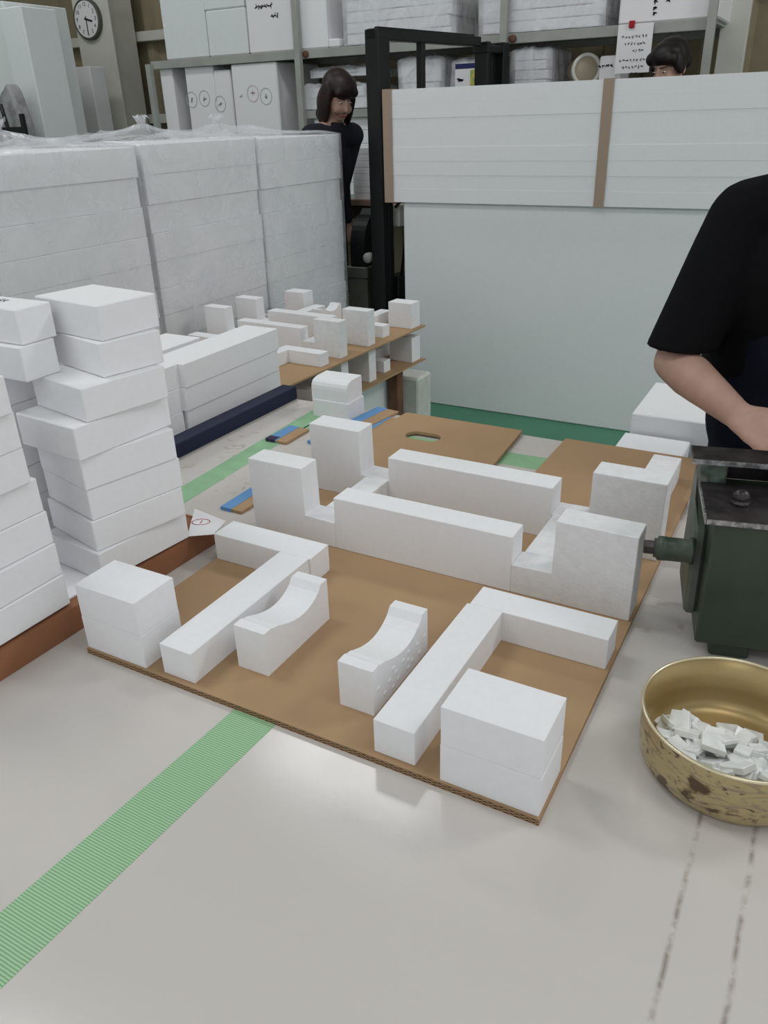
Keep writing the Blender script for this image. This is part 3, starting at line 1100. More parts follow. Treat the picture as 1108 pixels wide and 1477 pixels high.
# ================================================================== BLACK STEEL PORTAL
lf = thing('lift_frame', 'tall black steel lift frame with twin uprights beside the strapped foam bundle', 'lift frame', (0, 0, 0))
A = ony(541, 42, 3.32); zt = A.z
A2 = ony(706, 60, 4.28)
ax, ay, bx, by = A.x, 3.32, A2.x, 4.28
dirv = Vector((bx - ax, by - ay, 0)); LL = dirv.length; dirv.normalize()
rzf = math.atan2(dirv.y, dirv.x)
lf.location = (ax, ay, 0); lf.rotation_euler = (0, 0, rzf)
box('upright', -.03, .02, -.045, .045, 0, zt, BLACKM, lf, .004)
box('upright', .035, .075, -.03, .06, .02, zt - .01, BLACKM, lf, .004)
box('upright', LL - .08, LL - .045, -.045, .045, 0, zt - .02, BLACKM, lf, .004)
box('upright', LL + .06, LL + .12, -.06, .05, 0, zt - .02, BLACKM, lf, .004)
box('inner_bar', LL + .0, LL + .03, -.02, .02, .3, zt - .03, BLACKM, lf, .003)
box('inner_bar', .34, .372, -.02, .02, .3, zt - .03, BLACKM, lf, .003)
box('top_beam', -.03, LL * .88, -.028, .032, zt - .045, zt + .002, BLACKM, lf, .004)
box('top_beam', .06, LL * .90, .034, .06, zt - .005, zt + .018, BLACKM, lf, .003)
box('end_cap_beam', LL - .09, LL + .125, -.055, .05, zt - .075, zt - .04, BLACKM, lf, .004)
box('base_beam', -.06, LL + .14, -.07, .07, 0, .09, BLACKM, lf, .006)
box('carriage', .08, .30, -.05, .05, .45, .62, BLACKM, lf, .006)
bm = bmesh.new()
tube(bm, [(.09, -.03, .98), (.10, -.06, 1.01), (.14, -.06, 1.02), (.17, -.05, .99), (.17, -.045, .9), (.12, -.04, .62)], .008, 8)
obj('cable', bm, CABLE, lf, True)
box('white_junction_box', .11, .19, -.04, .02, .88, .99, CREAM, lf, .004)

# grey motor housing on the floor by the lift frame
pm = ony(527, 400, 3.42)
gm = thing('motor_cabinet', 'dark grey machine cabinet with rounded guard beside the black lift frame', 'machine', (pm.x - .015, 3.42, 0))
box('cabinet', -.065, .06, -.06, .12, 0, .60, GREYM, gm, .006)
box('cabinet_cap', -.07, .065, -.065, .125, .60, .665, GREYM, gm, .006)
bm = bmesh.new()
pts = [(-.06, .665), (.09, .665), (.09, .96)]
for i in range(9):
    a = math.pi / 2 * i / 8
    pts.append((.06 - .12 * math.sin(a), .76 + .17 * math.cos(a)))
prism(bm, pts, 'x', -.04, .05)
pts2 = pts
obj('curved_guard', bm, BLACKM, gm)
bm = bmesh.new()
lathe(bm, [(0, 0), (.028, 0), (.028, .03), (.022, .038), (0, .04)], 20)
o = obj('guard_knob', bm, GREYST, gm, True)
o.rotation_euler = (math.pi / 2, 0, 0)
o.location = (.085, -.058, .72)

# ================================================================== SHELF RACK
SY = 4.60
DZ = ony(430, 72, SY).z
xs = [ony(226, 150, SY).x, ony(436, 120, SY).x, ony(726, 150, SY).x, ony(1024, 60, SY).x]
rk = thing('storage_rack', 'long grey steel storage rack along the brown wall loaded with foam goods', 'rack', (0, 0, 0))
for x in xs:
    for yy in (SY - .046, SY + .66):
        box('rack_post', x - .022, x + .022, yy, yy + .04, 0, 2.7 if x != xs[0] else DZ - .02, GREYST, rk, .002)
for (xa, xb) in ((xs[0], xs[1]), (xs[1], xs[2]), (xs[2], xs[3])):
    for z in (DZ, .92):
        box('rack_beam', xa, xb, SY - .005, SY + .02, z - .055, z - .0015, GREYST, rk, .002)
        box('rack_beam', xa, xb, SY + .63, SY + .66, z - .055, z, GREYST, rk, .002)
        box('rack_deck', xa, xb, SY + .02, SY + .63, z - .018, z - .001, GREYST, rk, .001)
box('rack_deck', xs[1], xs[2], SY + .02, SY + .63, 1.455, 1.47, GREYST, rk, .001)
box('rack_beam', xs[1], xs[2], SY - .005, SY + .02, 1.42, 1.4695, GREYST, rk, .001)
for k, (x, z) in enumerate(((xs[1], DZ - .03), (xs[2], DZ - .03))):
    bm = bmesh.new()
    lathe(bm, [(0, 0), (.022, 0), (.022, .012), (0, .016)], 16)
    o = obj('rack_bolt', bm, POSTB, rk, True)
    o.rotation_euler = (math.pi / 2, 0, 0)
    o.location = (x + .05, SY - .006, z)


def shelf_box(u0, u1, v0, zb, label, m=EPSG, y=SY + .01, dep=.5, name='foam_box', cat='foam box', bevel=.008, zt=None, vv=None):
    a = ony(u0, vv or max(v0, 30), y); b = ony(u1, vv or max(v0, 30), y)
    z1 = zt if zt is not None else ony((u0 + u1) / 2, v0, y).z
    o = box(name, a.x, b.x, y, y + dep, zb, z1, m, None, bevel)
    return tag(o, label, cat)


# upper deck
b1 = shelf_box(237, 299, 0, DZ, 'plain pale foam box standing at the open end of the upper rack deck', zt=DZ + .62, vv=60)
shelf_box(300, 357, 40, DZ, 'lower pale foam box of the pair beside the handwritten carton', vv=60, zt=ony(330, 12, SY).z)
shelf_box(299, 356, 0, ony(330, 12, SY).z + .002, 'upper pale foam box resting on the pair beside the handwritten carton', vv=60, zt=DZ + .75)
hb = shelf_box(358, 424, 0, DZ, 'tall white carton with dark handwriting on the upper rack deck', PAPER, zt=DZ + .66, vv=50)
bm = bmesh.new()
q = ony(368, 14, SY + .01)
scribble(bm, Vector((q.x, SY + .008, q.z)), EXV, EZV, .15, .032, 6, .0022, .001, seed=1)
q = ony(392, 26, SY + .01)
scribble(bm, Vector((q.x, SY + .008, q.z)), EXV, EZV, .06, .028, 3, .0022, .001, seed=2)
obj('handwriting', bm, INK, hb)
shelf_box(433, 472, 0, DZ, 'white foam panel standing next to the rack post on the upper deck', EPS, zt=DZ + .6, vv=50, dep=.4)
shelf_box(473, 489, 0, DZ, 'narrow white foam strip beside the wrapped bundle on the upper deck', EPS, zt=DZ + .05, vv=60, dep=.4)


def bundle(u0, u1, v0, v1, label, y=SY + .02, dep=.5, zb=None, seed=1, nlay=4, ext=None, sheets=True):
    vm = (max(v0, 0) + v1) / 2
    xa, xb = ony(u0, vm, y).x, ony(u1, vm, y).x
    zb = ony((u0 + u1) / 2, v1, y).z if zb is None else zb
    zt_ = ext if ext else ony((u0 + u1) / 2, v0, y).z
    o = thing('wrapped_foam_bundle', label, 'wrapped bundle', (0, 0, 0))
    hh = (zt_ - zb - .02) / nlay
    for k in range(nlay):
        box('foam_sheet', xa + .03, xb - .03 + .01 * math.sin(k * 2 + seed), y + .02, y + dep - .02, zb + .008 + k * hh, zb + .008 + (k + 1) * hh - .004, EPS, o, .004)
    bag(o, xa + .02, xb - .02, y + .01, y + dep - .01, zt_ - .012, seed, False, FILM2, zb + .003, .03, tname='plastic_wrap')
    return o


bundle(492, 655, -60, 64, 'big plastic-wrapped foam bundle above the lift frame on the upper deck', zb=DZ, ext=DZ + .33, seed=3.1, nlay=5)
bundle(688, 872, -60, 50, 'long plastic-wrapped foam bundle between the sagging film and white carton', zb=DZ, ext=DZ + .30, seed=5.7, nlay=5)
wc = shelf_box(893, 1036, 0, DZ, 'white carton with a column of dark characters near the paper list', PAPER, zt=DZ + .42, vv=20)
bm = bmesh.new()
q = ony(941, 24, SY + .01)
for k in range(3):
    scribble(bm, Vector((q.x, SY + .008, q.z + k * .028)), EXV, EZV, .02, .024, 1, .003, .001, seed=30 + k)
q = ony(960, 4, SY + .01)
scribble(bm, Vector((q.x, SY + .008, q.z)), EXV, EZV, .03, .03, 1, .003, .001, seed=35)
obj('handwriting', bm, INK, wc)

# lower deck: boxes with stamped circles
lowz = .921
def stamp(o, u, v, y, m, seed):
    q = ony(u, v, y)
    bm = bmesh.new()
    flat_ring(bm, Vector((q.x, y - .0015, q.z)), EXV, EZV, .052, .055, .005, off=.0005)
    scribble(bm, Vector((q.x - .016, y - .0015, q.z - .02)), EXV, EZV, .032, .04, 1, .003, .0005, seed=seed)
    obj('stamp_mark', bm, m, o)


y1_ = SY + .03
shelf_box(229, 247, 98, lowz, 'plain narrow white carton at the open end of the lower rack deck', PAPER, y1_, .45)
o = shelf_box(265, 306, 95, lowz, 'white carton with two grey stamped circles on the lower deck', PAPER, y1_, .3)
stamp(o, 277, 144, y1_, GREYINK, 61); stamp(o, 295, 142, y1_, GREYINK, 62)
o = shelf_box(307, 331, 101, lowz, 'slim white carton with one grey stamped circle on the lower deck', PAPER, y1_, .45)
stamp(o, 318, 150, y1_, GREYINK, 63)
o = shelf_box(332, 398, 91, lowz, 'wide white carton with pink and grey stamped circles on the lower deck', PAPER, y1_ - .02, .55)
stamp(o, 365, 135, y1_ - .02, PINKINK, 64); stamp(o, 384, 139, y1_ - .02, GREYINK, 65)
bm = bmesh.new()
q = ony(347, 142, y1_ - .02)
scribble(bm, Vector((q.x, y1_ - .0215, q.z)), EXV, EZV, .02, .03, 1, .002, .0005, seed=66)
obj('stamp_mark', bm, PINKINK, o)
# mid bay
bundle(432, 530, 122, 150, 'lower plastic-wrapped foam roll pack behind the woman', zb=1.472, seed=8.2, nlay=2, dep=.45)
bundle(444, 540, 97, 121, 'upper plastic-wrapped foam roll pack behind the woman', y=SY + .06, zb=ony(490, 121, SY + .06).z + .04, seed=9.9, nlay=2, dep=.4)
zz = lowz
for k in range(6):
    tag(box('foam_board', xs[1] + .05 + .01 * (k % 2), xs[1] + .62 - .015 * (k % 3), SY + .03, SY + .5, zz, zz + .082, EPS, None, .004),
        '%s white foam board of the pile on the lower deck behind the woman' % ['bottom', 'second', 'third', 'fourth', 'fifth', 'top'][k], 'foam board')
    zz += .0835
bundle(572, 640, 82, 118, 'round-ended plastic-wrapped roll pack seen through the lift frame', y=SY + .05, zb=1.472, seed=4.4, nlay=2, dep=.4)
tag(shelf_sq := cbox('foam_offcut', ony(590, 100, SY + .02).x, SY + .0, 1.472, .09, .03, .10, EPS), 'small white foam offcut standing before the roll pack in the lift frame', 'foam offcut')
bundle(735, 795, 62, 108, 'plastic-wrapped white foam pack sagging beside the beige drum', y=SY + .02, zb=ony(770, 130, SY).z, ext=DZ - .08, seed=6.1, nlay=4, dep=.4)
tag(cbox('foam_block', ony(770, 120, SY + .1).x, SY + .24, .921, .30, .4, ony(770, 130, SY).z - .923, EPS), 'white foam block under the sagging foam pack on the lower deck', 'foam block')
bundle(648, 722, 84, 118, 'plastic-wrapped foam pack behind the printed sign on the rack', y=SY + .05, zb=1.472, seed=7.7, nlay=2, dep=.4)
# beige drum, papers, carton behind the list
dr = thing('film_drum', 'beige round drum with a pale rim lying on its side on the rack', 'drum', (ony(840, 98, SY).x, SY + .09, ony(836, 100, SY).z))
bm = bmesh.new()
lathe(bm, [(0, 0), (.072, 0), (.077, .01), (.077, .20), (.072, .21), (0, .21)], 32)
o = obj('drum_body', bm, BEIGE, dr, True)
o.rotation_euler = (-math.pi / 2, 0, .5)
bm = bmesh.new()
tube(bm, [(.078 * math.cos(2 * math.pi * k / 32), .078 * math.sin(2 * math.pi * k / 32), 0) for k in range(32)], .011, 8, True)
o = obj('drum_rim', bm, CREAM, dr, True)
o.rotation_euler = (-math.pi / 2, 0, .5)
zz = ony(836, 100, SY).z - .09
tag(cbox('foam_block', ony(872, 120, SY).x, SY + .24, .921, .40, .42, zz - .927, EPS), 'white foam block carrying the beige drum on the lower deck', 'foam block')
wcb = shelf_box(866, 892, 80, zz, 'small white carton with dark writing between drum and paper list', PAPER, SY + .06, .3)
bm = bmesh.new()
q = ony(862, 99, SY + .058)
scribble(bm, Vector((q.x, SY + .058, q.z)), EXV, EZV, .09, .022, 4, .002, .001, seed=70)
obj('handwriting', bm, INK, wcb)
ppl = thing('paper_list', 'white handwritten paper list pinned to the rack beam by a red clip', 'paper', (0, 0, 0))
qa, qb = ony(892, 42, SY - .02), ony(936, 104, SY - .02)
box('list_sheet', qa.x, qb.x, SY - .022, SY - .02, qb.z, qa.z + .02, PAPER, ppl)
bm = bmesh.new()
for k in range(8):
    if k in (3, 6):
        pass
    zz2 = qa.z - .05 - k * .034 - (.012 if k > 2 else 0) - (.012 if k > 5 else 0)
    off_ = (.02, .04, .09)[k % 3]
    scribble(bm, Vector((qa.x + off_, SY - .0225, zz2)), EXV, EZV, (.15, .12, .06)[k % 3], .016, (8, 7, 4)[k % 3], .0010, .0006, seed=80 + k)
obj('handwriting', bm, INK, ppl)
box('red_clip', qa.x + .06, qa.x + .09, SY - .035, SY - .014, qa.z + .0, qa.z + .035, REDINK, ppl, .003)
# printed sign in the lift frame
sg = thing('printed_sign', 'white printed board with navy top band and green picture behind the lift frame', 'sign', (0, 0, 0))
qa, qb = ony(657, 94, SY - .02), ony(714, 118, SY - .02)
box('board', qa.x, qb.x, SY - .02, SY - .013, qb.z - .12, qa.z, PAPER, sg)
box('navy_band', qa.x, qb.x, SY - .0215, SY - .0198, qa.z - .022, qa.z + .006, SIGNB, sg)
gx = ony(685, 105, SY - .02).x
box('green_picture', gx - .03, gx + .03, SY - .0215, SY - .0198, qb.z - .03, qa.z - .03, SIGNG, sg)
gx = ony(662, 105, SY - .02).x
bm = bmesh.new()
scribble(bm, Vector((gx, SY - .021, qb.z + .0)), EXV, EZV, .018, .045, 1, .004, .001, seed=91)
obj('small_figure', bm, SIGNB, sg)

# ================================================================== WALL CLOCK
ck = thing('wall_clock', 'round white wall clock with dark numerals and grey rim on the steel column', 'clock', (0, 0, 0))
q = ony(126.5, 28, 5.03)
ck.location = (q.x, 5.05, q.z)
CR = .15
bm = bmesh.new()
lathe(bm, [(0, 0), (CR, 0), (CR, .035), (CR - .012, .042), (CR - .016, .034), (0, .034)], 48)
o = obj('case', bm, GREYM, ck, False); o.rotation_euler = (math.pi / 2, 0, 0)
bm = bmesh.new()
lathe(bm, [(0, .0345), (CR - .017, .0345), (CR - .017, .036), (0, .036)], 48)
o = obj('dial', bm, PAPER, ck); o.rotation_euler = (math.pi / 2, 0, 0)
for hnum in range(1, 13):
    fc = D.curves.new('numeral', 'FONT')
    fc.body = str(hnum); fc.size = .042; fc.align_x = 'CENTER'; fc.align_y = 'CENTER'; fc.extrude = .0005
    to = D.objects.new('numeral', fc)
    COL.objects.link(to)
    bpy.context.view_layer.update()
    me = D.meshes.new_from_object(to.evaluated_get(bpy.context.evaluated_depsgraph_get()))
    COL.objects.unlink(to); D.objects.remove(to)
    me.materials.clear(); me.materials.append(INK)
    no = D.objects.new('numeral', me)
    COL.objects.link(no); no.parent = ck
    a = math.pi / 2 - hnum * math.pi / 6
    no.location = (.105 * math.cos(a), -.0368, .105 * math.sin(a)); no.rotation_euler = (math.pi / 2, 0, 0)
for nm, ang, ln, wd in (('hour_hand', 3.5 * 30, .07, .007), ('minute_hand', 180, .10, .0045)):
    bm = bmesh.new(); abox(bm, -wd, wd, -.0015, 0, -.02, ln)
    o = obj(nm, bm, INK, ck); o.location = (0, -.038, 0); o.rotation_euler = (0, math.radians(ang), 0)

# ================================================================== LEFT: STANDING FOAM BOARDS, BLACK RACK
q0 = ony(29, 8, 3.7)
yb = onx(79, 8, q0.x).y
tag(box('foam_board', q0.x - .22, q0.x, 3.7, yb, 0, q0.z, EPSG, None, .006), 'tall pale foam block standing upright near the wall clock', 'foam block')
tag(box('foam_board', q0.x - 1.3, q0.x - .23, 3.75, 4.3, .0, q0.z + .05, EPSG, None, .006), 'wide pale foam block standing beside the tall upright one', 'foam block')
qa, qb = ony(97, 98, 4.7), ony(129, 98, 4.7)
tag(box('foam_board', qa.x, qb.x, 4.7, 4.86, 0, qa.z, EPS, None, .005), 'shorter white foam board leaning against the clock column', 'foam board')
qg = ony(12, 160, 3.3)
ht = thing('hand_truck', 'black steel hand truck parked before the tall foam blocks', 'hand truck', (qg.x, 3.3, 0))
for sx in (-.14, .12):
    box('rail', sx - .014, sx + .014, -.014, .014, .10, ony(8, 165, 3.3).z, BLACKM, ht, .003)
for z in (.3, .7, 1.1, 1.38):
    box('cross_bar', -.14, .12, -.012, .012, z, z + .045, BLACKM, ht, .003)
box('toe_plate', -.17, .15, -.22, .02, .0, .014, BLACKM, ht, .002)
bm = bmesh.new()
tube(bm, [(-.02, .0, 1.3), (-.045, .0, 1.45), (-.075, .01, 1.56)], .013, 8)
obj('handle', bm, BLACKM, ht, True)
for sx in (-.18, .15):
    bm = bmesh.new()
    lathe(bm, [(0, -.02), (.09, -.02), (.10, -.01), (.10, .01), (.09, .02), (0, .02)], 24)
    o = obj('wheel', bm, CABLE, ht, True); o.rotation_euler = (0, math.pi / 2, 0); o.location = (sx, .05, .10)
qb_ = ony(14, 165, 3.5)
bm = bmesh.new()
prism(bm, [(-.22, 0), (.12, 0), (.11, .55), (.06, .75), (.02, .80), (-.04, .74), (-.22, .55)], 'y', 0, .10)
bev(bm, .02, 2)
o = obj('grey_sack', bm, GREYBAG)
o.location = (qb_.x, 3.5, ony(18, 118, 3.5).z - .80)
tag(o, 'grey mottled sack standing behind the black hand truck', 'sack')
tag(box('foam_slab', qb_.x - .35, qb_.x + .2, 3.46, 3.64, 0, ony(18, 118, 3.5).z - .80, EPSG, None, .004), 'pale foam slab on the floor under the grey sack', 'foam slab')

# ================================================================== WOMAN'S BENCH
ty = 3.98
ta, tb_ = ony(503, 288, ty), ony(540, 288, ty)
tzp = ta.z
wb = thing('side_bench', 'brown wooden work bench with a dark rail beside the woman', 'bench', (0, 0, 0))
bx0, bx1 = ta.x - .02, -1.42
box('bench_top', bx0, bx1, ty, ty + .5, tzp - .035, tzp, WOODT, wb, .003)
box('bench_rail', bx0 + .02, bx1 - .02, ty + .02, ty + .48, tzp - .115, tzp - .035, WOODD, wb, .003)
for lx in (bx0 + .04, bx1 - .08):
    for ly in (ty + .03, ty + .43):
        box('leg', lx, lx + .04, ly, ly + .04, 0, tzp - .115, WOODD, wb, .003)
zt_ = ony(520, 213, ty + .03).z
wbk = thing('foam_stack', 'white foam block stack standing on the wooden bench beside the woman', 'foam stack', (0, 0, 0))
xa, xb = ony(508, 250, ty + .02).x, ony(560, 250, ty + .02).x
hh = (zt_ - tzp) / 8
for k in range(8):
    box('foam_sheet', xa, xb, ty + .03, ty + .32, tzp + k * hh, tzp + (k + 1) * hh - .0012, EPS, wbk, .0015)

# ================================================================== PEOPLE
def person(name, label, root, rz, J, mats, hair, seed=0, head_pitch=0, head_yaw=0, voxel=.008, sleeve='long', apron=False, hands=None, girth=1.0, depth=1.0):
    """body faces local -Y; J gives joints in metres, feet on z = 0"""
    o = thing(name, label, 'person', root, rz)
    V = lambda k: Vector(J[k])
    HM = Matrix.Rotation(head_yaw, 3, 'Z') @ Matrix.Rotation(head_pitch, 3, 'X')
    hc = V('head')

    def hp(x, y, z):
        return hc + HM @ Vector((x, y, z))

    def hand(bm, side):
        w, k = V('wrist_' + side), V('knuckle_' + side)
        d = (k - w).normalized()
        nrm = Vector(hands[side]) if hands and side in hands else Vector((0, 0, 1))
        nrm = (nrm - d * nrm.dot(d)).normalized()
        sdir = d.cross(nrm).normalized()
        if side == 'l':
            sdir = -sdir
        palm = (k - w).length
        for t in (-.028, -.010, .010, .028):
            capsule(bm, w + d * .012 + sdir * t * .55, k + sdir * t, .016, .0125, 10)
        fl = ((-.030, .062), (-.010, .074), (.011, .069), (.031, .054))
        for t, L in fl:
            p = k + sdir * t
            c1 = p + d * L * .45 - nrm * L * .12
            c2 = c1 + d * L * .26 - nrm * L * .30
            c3 = c2 + d * L * .06 - nrm * L * .30
            capsule(bm, p, c1, .0100, .0092, 10)
            capsule(bm, c1, c2, .0092, .0085, 10)
            capsule(bm, c2, c3, .0085, .0078, 10)
        # thumb leaves the side of the palm near its base
        tb0 = w + d * palm * .30 - sdir * .022
        t1 = tb0 + d * .030 - sdir * .026 - nrm * .010
        t2 = t1 + d * .028 - sdir * .004 - nrm * .010
        capsule(bm, tb0, t1, .0135, .0112, 10)
        capsule(bm, t1, t2, .0108, .0090, 10)

    dd_ = min(1, depth)

    def body(bm):
        ellip(bm, hp(0, .012, .035), (.076, .094, .090), HM)
        ellip(bm, hp(0, -.025, -.030), (.062, .066, .080), HM)
        ellip(bm, hp(0, -.050, -.082), (.034, .034, .028), HM)
        capsule(bm, hp(0, -.090, .012), hp(0, -.104, -.026), .009, .014, 10)
        for s in (-1, 1):
            ellip(bm, hp(s * .077, .010, -.008), (.010, .020, .032), HM, 12)
            ellip(bm, hp(s * .036, -.066, -.036), (.024, .022, .026), HM, 12)
        capsule(bm, hp(0, .012, -.05), V('neck'), .052, .056)
        capsule(bm, V('neck'), V('chest'), .06, .085 * dd_)
        M0 = Matrix.Identity(3)
        dd = min(1, depth)
        ellip(bm, V('chest'), (.155 * min(1, girth), .10 * dd, .17), M0)
        ellip(bm, (V('chest') + V('pelvis')) / 2, (.135 * min(1, girth), .095 * dd, .16), M0)
        ellip(bm, V('pelvis'), (.155 * min(1, girth), .105 * dd, .12), M0)
        for s, sg_ in (('r', -1), ('l', 1)):
            capsule(bm, V('neck') + Vector((0, 0, -.02)), V('shoulder_' + s), .055, .058)
            capsule(bm, V('shoulder_' + s), V('elbow_' + s), .054, .043)
            e, w = V('elbow_' + s), V('wrist_' + s)
            mid = e.lerp(w, .3)
            capsule(bm, e, mid, .043, .046)
            capsule(bm, mid, w, .046, .029)
            hand(bm, s)
            capsule(bm, V('hip_' + s), V('knee_' + s), .082, .055)
            kn, an = V('knee_' + s), V('ankle_' + s)
            capsule(bm, kn, kn.lerp(an, .35), .055, .056)
            capsule(bm, kn.lerp(an, .35), an, .056, .038)
            capsule(bm, an + Vector((0, .02, -.045)), an + Vector((0, -.13, -.055)), .035, .028)

    blob('body', body, mats['skin'], o, voxel, 3)

    def shirt(bm):
        M0 = Matrix.Identity(3)
        capsule(bm, V('neck') + Vector((0, 0, -.035)), V('chest'), .078, .12 * max(.85, dd_))
        ellip(bm, V('chest'), (.185 * girth, .128 * depth, .19), M0)
        ellip(bm, (V('chest') + V('pelvis')) / 2, (.178 * girth, .130 * depth, .19), M0)
        ellip(bm, V('pelvis') + Vector((0, 0, .02)), (.182 * girth, .132 * depth, .12), M0)
        for s in ('r', 'l'):
            a, e, w = V('shoulder_' + s), V('elbow_' + s), V('wrist_' + s)
            capsule(bm, V('neck') + Vector((0, 0, -.05)), a, .066, .072)
            if sleeve == 'short':
                q = a.lerp(e, .93)
                d = (e - a).normalized()
                # loose open sleeve ending just above the elbow
                s1 = d.cross(Vector((0, 1, 0))).normalized(); s2 = s1.cross(d)
                rings = []
                for t, r in ((0, .074), (.3, .074), (.6, .072), (.90, .073)):
                    c = a.lerp(e, t)
                    if t == .90:                                   # level hem
                        s1 = (s1 * .35 + Vector((math.copysign(1, s1.x), 0, .06))).normalized(); s2 = (s2 * .35 + Vector((0, math.copysign(1, s2.y), 0))).normalized()
                    rings.append([bm.verts.new(c + (s1 * math.cos(k * math.pi / 9) + s2 * math.sin(k * math.pi / 9)) * r) for k in range(18)])
                for A, B in zip(rings, rings[1:]):
                    for k in range(18):
                        bm.faces.new([A[k], A[(k + 1) % 18], B[(k + 1) % 18], B[k]])
                bm.faces.new(rings[0][::-1]); bm.faces.new(rings[-1])
            else:
                capsule(bm, a, e, .066, .058)
                capsule(bm, e, e.lerp(w, .92), .058, .042)

    blob('shirt', shirt, mats['shirt'], o, voxel, 4)

    def trousers(bm):
        M0 = Matrix.Identity(3)
        ellip(bm, V('pelvis') + Vector((0, 0, -.02)), (.188, .138, .13), M0)
        for s in ('r', 'l'):
            capsule(bm, V('hip_' + s), V('knee_' + s), .104, .082)
            capsule(bm, V('knee_' + s), V('ankle_' + s) + Vector((0, 0, .02)), .082, .070)

    blob('trousers', trousers, mats['trousers'], o, .012, 4)
    for s in ('r', 'l'):
        an = V('ankle_' + s)

        def shoe(bm, an=an):
            capsule(bm, an + Vector((0, .035, -.045)), an + Vector((0, -.09, -.05)), .044, .040)
            ellip(bm, an + Vector((0, -.13, -.052)), (.048, .06, .034))
            ellip(bm, an + Vector((0, .01, -.02)), (.045, .055, .045))
        blob('shoe', shoe, SHOE, o, .009, 3)
    if apron:
        def apr(bm):
            M0 = Matrix.Identity(3)
            ellip(bm, (V('chest') + V('pelvis')) / 2 + Vector((0, -.035, .02)), (.165, .118, .27), M0)
            ellip(bm, V('pelvis') + Vector((.0, -.02, -.06)), (.205, .155, .24), M0)
            ellip(bm, V('pelvis') + Vector((.0, -.03, -.26)), (.200, .135, .20), M0)
        blob('work_apron', apr, APRON, o, .011, 5)
    # face
    for s in (-1, 1):
        bm = bmesh.new()
        ellip(bm, hp(s * .031, -.0800, .008), (.0105, .005, .0036), HM, 12)
        e = obj('eye', bm, EYEW, o, True)
        bm = bmesh.new()
        ellip(bm, hp(s * .031, -.0850, .008), (.0050, .003, .0034), HM, 10)
        obj('iris', bm, INK, e, True)
        bm = bmesh.new()
        capsule(bm, hp(s * .016, -.0880, .029), hp(s * .048, -.0760, .031), .0032, .0024, 8)
        obj('eyebrow', bm, hair, o, True)
    bm = bmesh.new()
    capsule(bm, hp(-.018, -.0830, -.062), hp(.018, -.0830, -.062), .0062, .0062, 8)
    obj('lips', bm, LIP, o, True)

    def hairf(bm):
        style = J['hair']
        ellip(bm, hp(0, .024, .048), (.090, .100, .092), HM)
        if style == 'bob':
            ellip(bm, hp(0, -.012, .070), (.086, .088, .066), HM)
            ellip(bm, hp(0, .052, -.04), (.096, .070, .120), HM)
            for s in (-1, 1):
                ellip(bm, hp(s * .082, .008, -.035), (.024, .058, .115), HM)
                ellip(bm, hp(s * .078, -.020, -.075), (.020, .034, .085), HM)
                ellip(bm, hp(s * .040, -.070, .058), (.036, .026, .030), HM, 14)
            ellip(bm, hp(0, -.080, .058), (.040, .020, .030), HM, 14)
            ellip(bm, hp(0, .062, -.12), (.085, .045, .06), HM)
        elif style == 'tied':
            ellip(bm, hp(0, -.008, .070), (.086, .086, .062), HM)
            for s in (-1, 1):
                ellip(bm, hp(s * .055, -.052, .062), (.038, .035, .034), HM, 14)
                ellip(bm, hp(s * .078, -.01, .02), (.017, .038, .05), HM, 14)
            ellip(bm, hp(.0, .115, -.005), (.042, .038, .042), HM)
        else:
            ellip(bm, hp(0, -.006, .070), (.084, .086, .060), HM)
            ellip(bm, hp(0, .06, -.01), (.082, .055, .075), HM)
            ellip(bm, hp(0, -.066, .072), (.058, .026, .026), HM, 14)

    blob('hair', hairf, hair, o, .006, 3)
    return o


def standing(lean=0.0, h=1.56, hair='short'):
    k = h / 1.60
    P = {}
    P['pelvis'] = (0, 0, .88 * k)
    P['chest'] = (0, -.02 - lean * .6, 1.14 * k)
    P['neck'] = (0, -.01 - lean, 1.335 * k)
    P['head'] = (0, -.045 - lean * 1.2, 1.475 * k)
    for s, g in (('r', -1), ('l', 1)):
        P['shoulder_' + s] = (g * .165, -.01 - lean, 1.275 * k)
        P['elbow_' + s] = (g * .20, -.06 - lean, 1.01 * k)
        P['wrist_' + s] = (g * .14, -.26 - lean, .98 * k)
        P['knuckle_' + s] = (g * .12, -.345 - lean, .975 * k)
        P['hip_' + s] = (g * .085, 0, .84 * k)
        P['knee_' + s] = (g * .10, -.015, .46 * k)
        P['ankle_' + s] = (g * .10, .01, .085)
    P['hair'] = hair
    return P


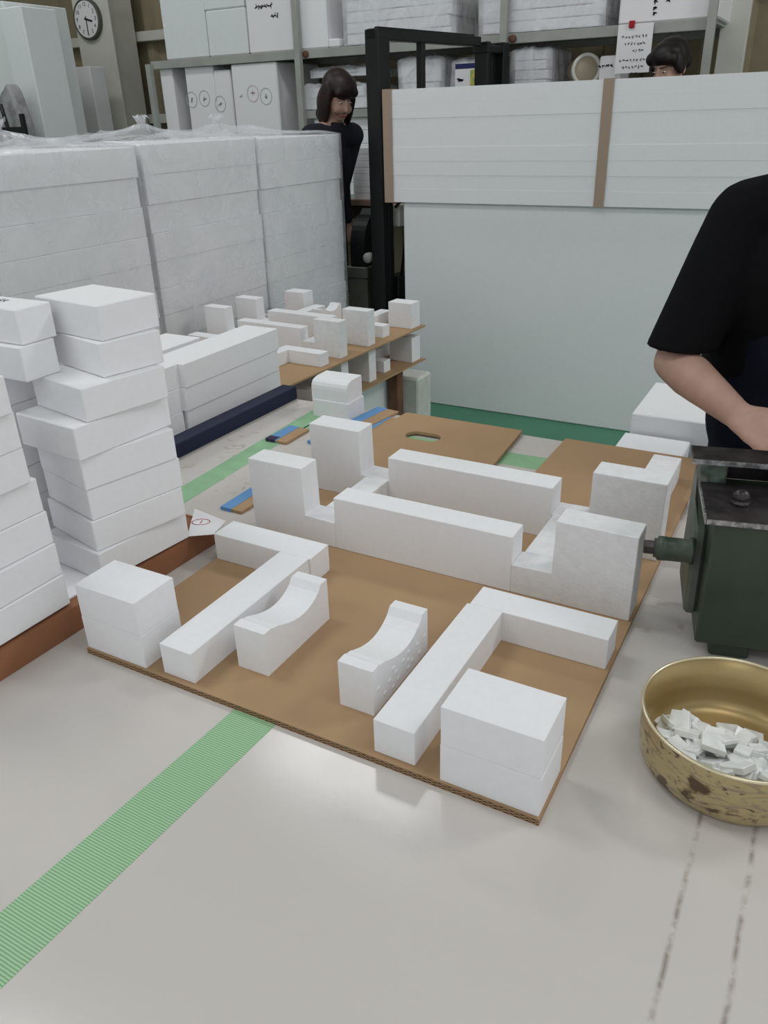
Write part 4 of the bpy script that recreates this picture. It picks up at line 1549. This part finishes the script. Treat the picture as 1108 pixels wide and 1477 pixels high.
# the worker at the machine
WR = Vector((.815, 1.365, 0))
P = standing(.0, 1.56, 'short')
def wl(u, v, y):
    return tuple(ony(u, v, y) - WR)
P['pelvis'] = (0, 0, .86)
P['chest'] = (0, -.07, 1.09)
P['neck'] = (.0, -.10, 1.315)
P['head'] = (.01, -.16, 1.45)
P['shoulder_r'] = (-.175, -.09, 1.215)
P['elbow_r'] = wl(972, 522, 1.18)
P['wrist_r'] = wl(1062, 597, 1.03)
P['knuckle_r'] = wl(1102, 622, .975)
P['shoulder_l'] = (.185, -.09, 1.215)
P['elbow_l'] = (.25, -.17, .955)
P['wrist_l'] = (.09, -.34, .89)
P['knuckle_l'] = (.02, -.40, .875)
person('person', 'worker in black short-sleeved shirt and navy apron leaning over the green machine', WR, 0, P,
       {'skin': SKIN, 'shirt': TEEB, 'trousers': APRON}, HAIRK, head_pitch=.45, sleeve='short', apron=True,
       hands={'r': (-.2, -.5, .8), 'l': (.2, -.5, .8)}, voxel=.007, girth=1.3)

# woman with a brown bob at the bench
P = standing(.13, 1.60, 'bob')
for s_, g_ in (('r', -1), ('l', 1)):
    P['elbow_' + s_] = (g_ * .175, -.02, 1.0); P['wrist_' + s_] = (g_ * .165, -.06, .79); P['knuckle_' + s_] = (g_ * .16, -.08, .71)
hq = CAM + ray(488, 140) * 4.45
rz = math.radians(78)
hl = Matrix.Rotation(rz, 3, 'Z') @ Vector(P['head'])
sc = hq.z - P['head'][2]
for k_ in list(P):
    if k_ != 'hair' and not k_.startswith(('ankle', 'knee', 'hip')):
        P[k_] = (P[k_][0], P[k_][1], P[k_][2] + sc * (1 if k_ in ('head', 'neck', 'chest') or k_[:3] in ('sho', 'elb', 'wri', 'knu') else .5))
person('person', 'woman with brown bobbed hair in a charcoal top looking down at the bench', (hq.x - hl.x, hq.y - hl.y, 0), rz, P,
       {'skin': SKIN, 'shirt': JACKET, 'trousers': APRON}, HAIRB, head_pitch=.50, head_yaw=-.25, girth=.9, depth=.72)

# person mostly hidden behind the strapped bundle
P = standing(.03, 1.60, 'tied')
hq = CAM + ray(966, 98) * 4.1
rz = math.radians(-22)
hl = Matrix.Rotation(rz, 3, 'Z') @ Vector(P['head'])
sc = hq.z - P['head'][2]
for k_ in list(P):
    if k_ != 'hair' and not k_.startswith(('ankle', 'knee', 'hip')):
        P[k_] = (P[k_][0], P[k_][1], P[k_][2] + sc * (1 if k_ in ('head', 'neck', 'chest') or k_[:3] in ('sho', 'elb', 'wri', 'knu') else .5))
person('person', 'dark-haired person with tied hair whose forehead shows over the strapped bundle', (hq.x - hl.x, hq.y - hl.y, 0), rz, P,
       {'skin': SKIN, 'shirt': JACKET, 'trousers': APRON}, HAIRK, head_pitch=.35, head_yaw=-.1)
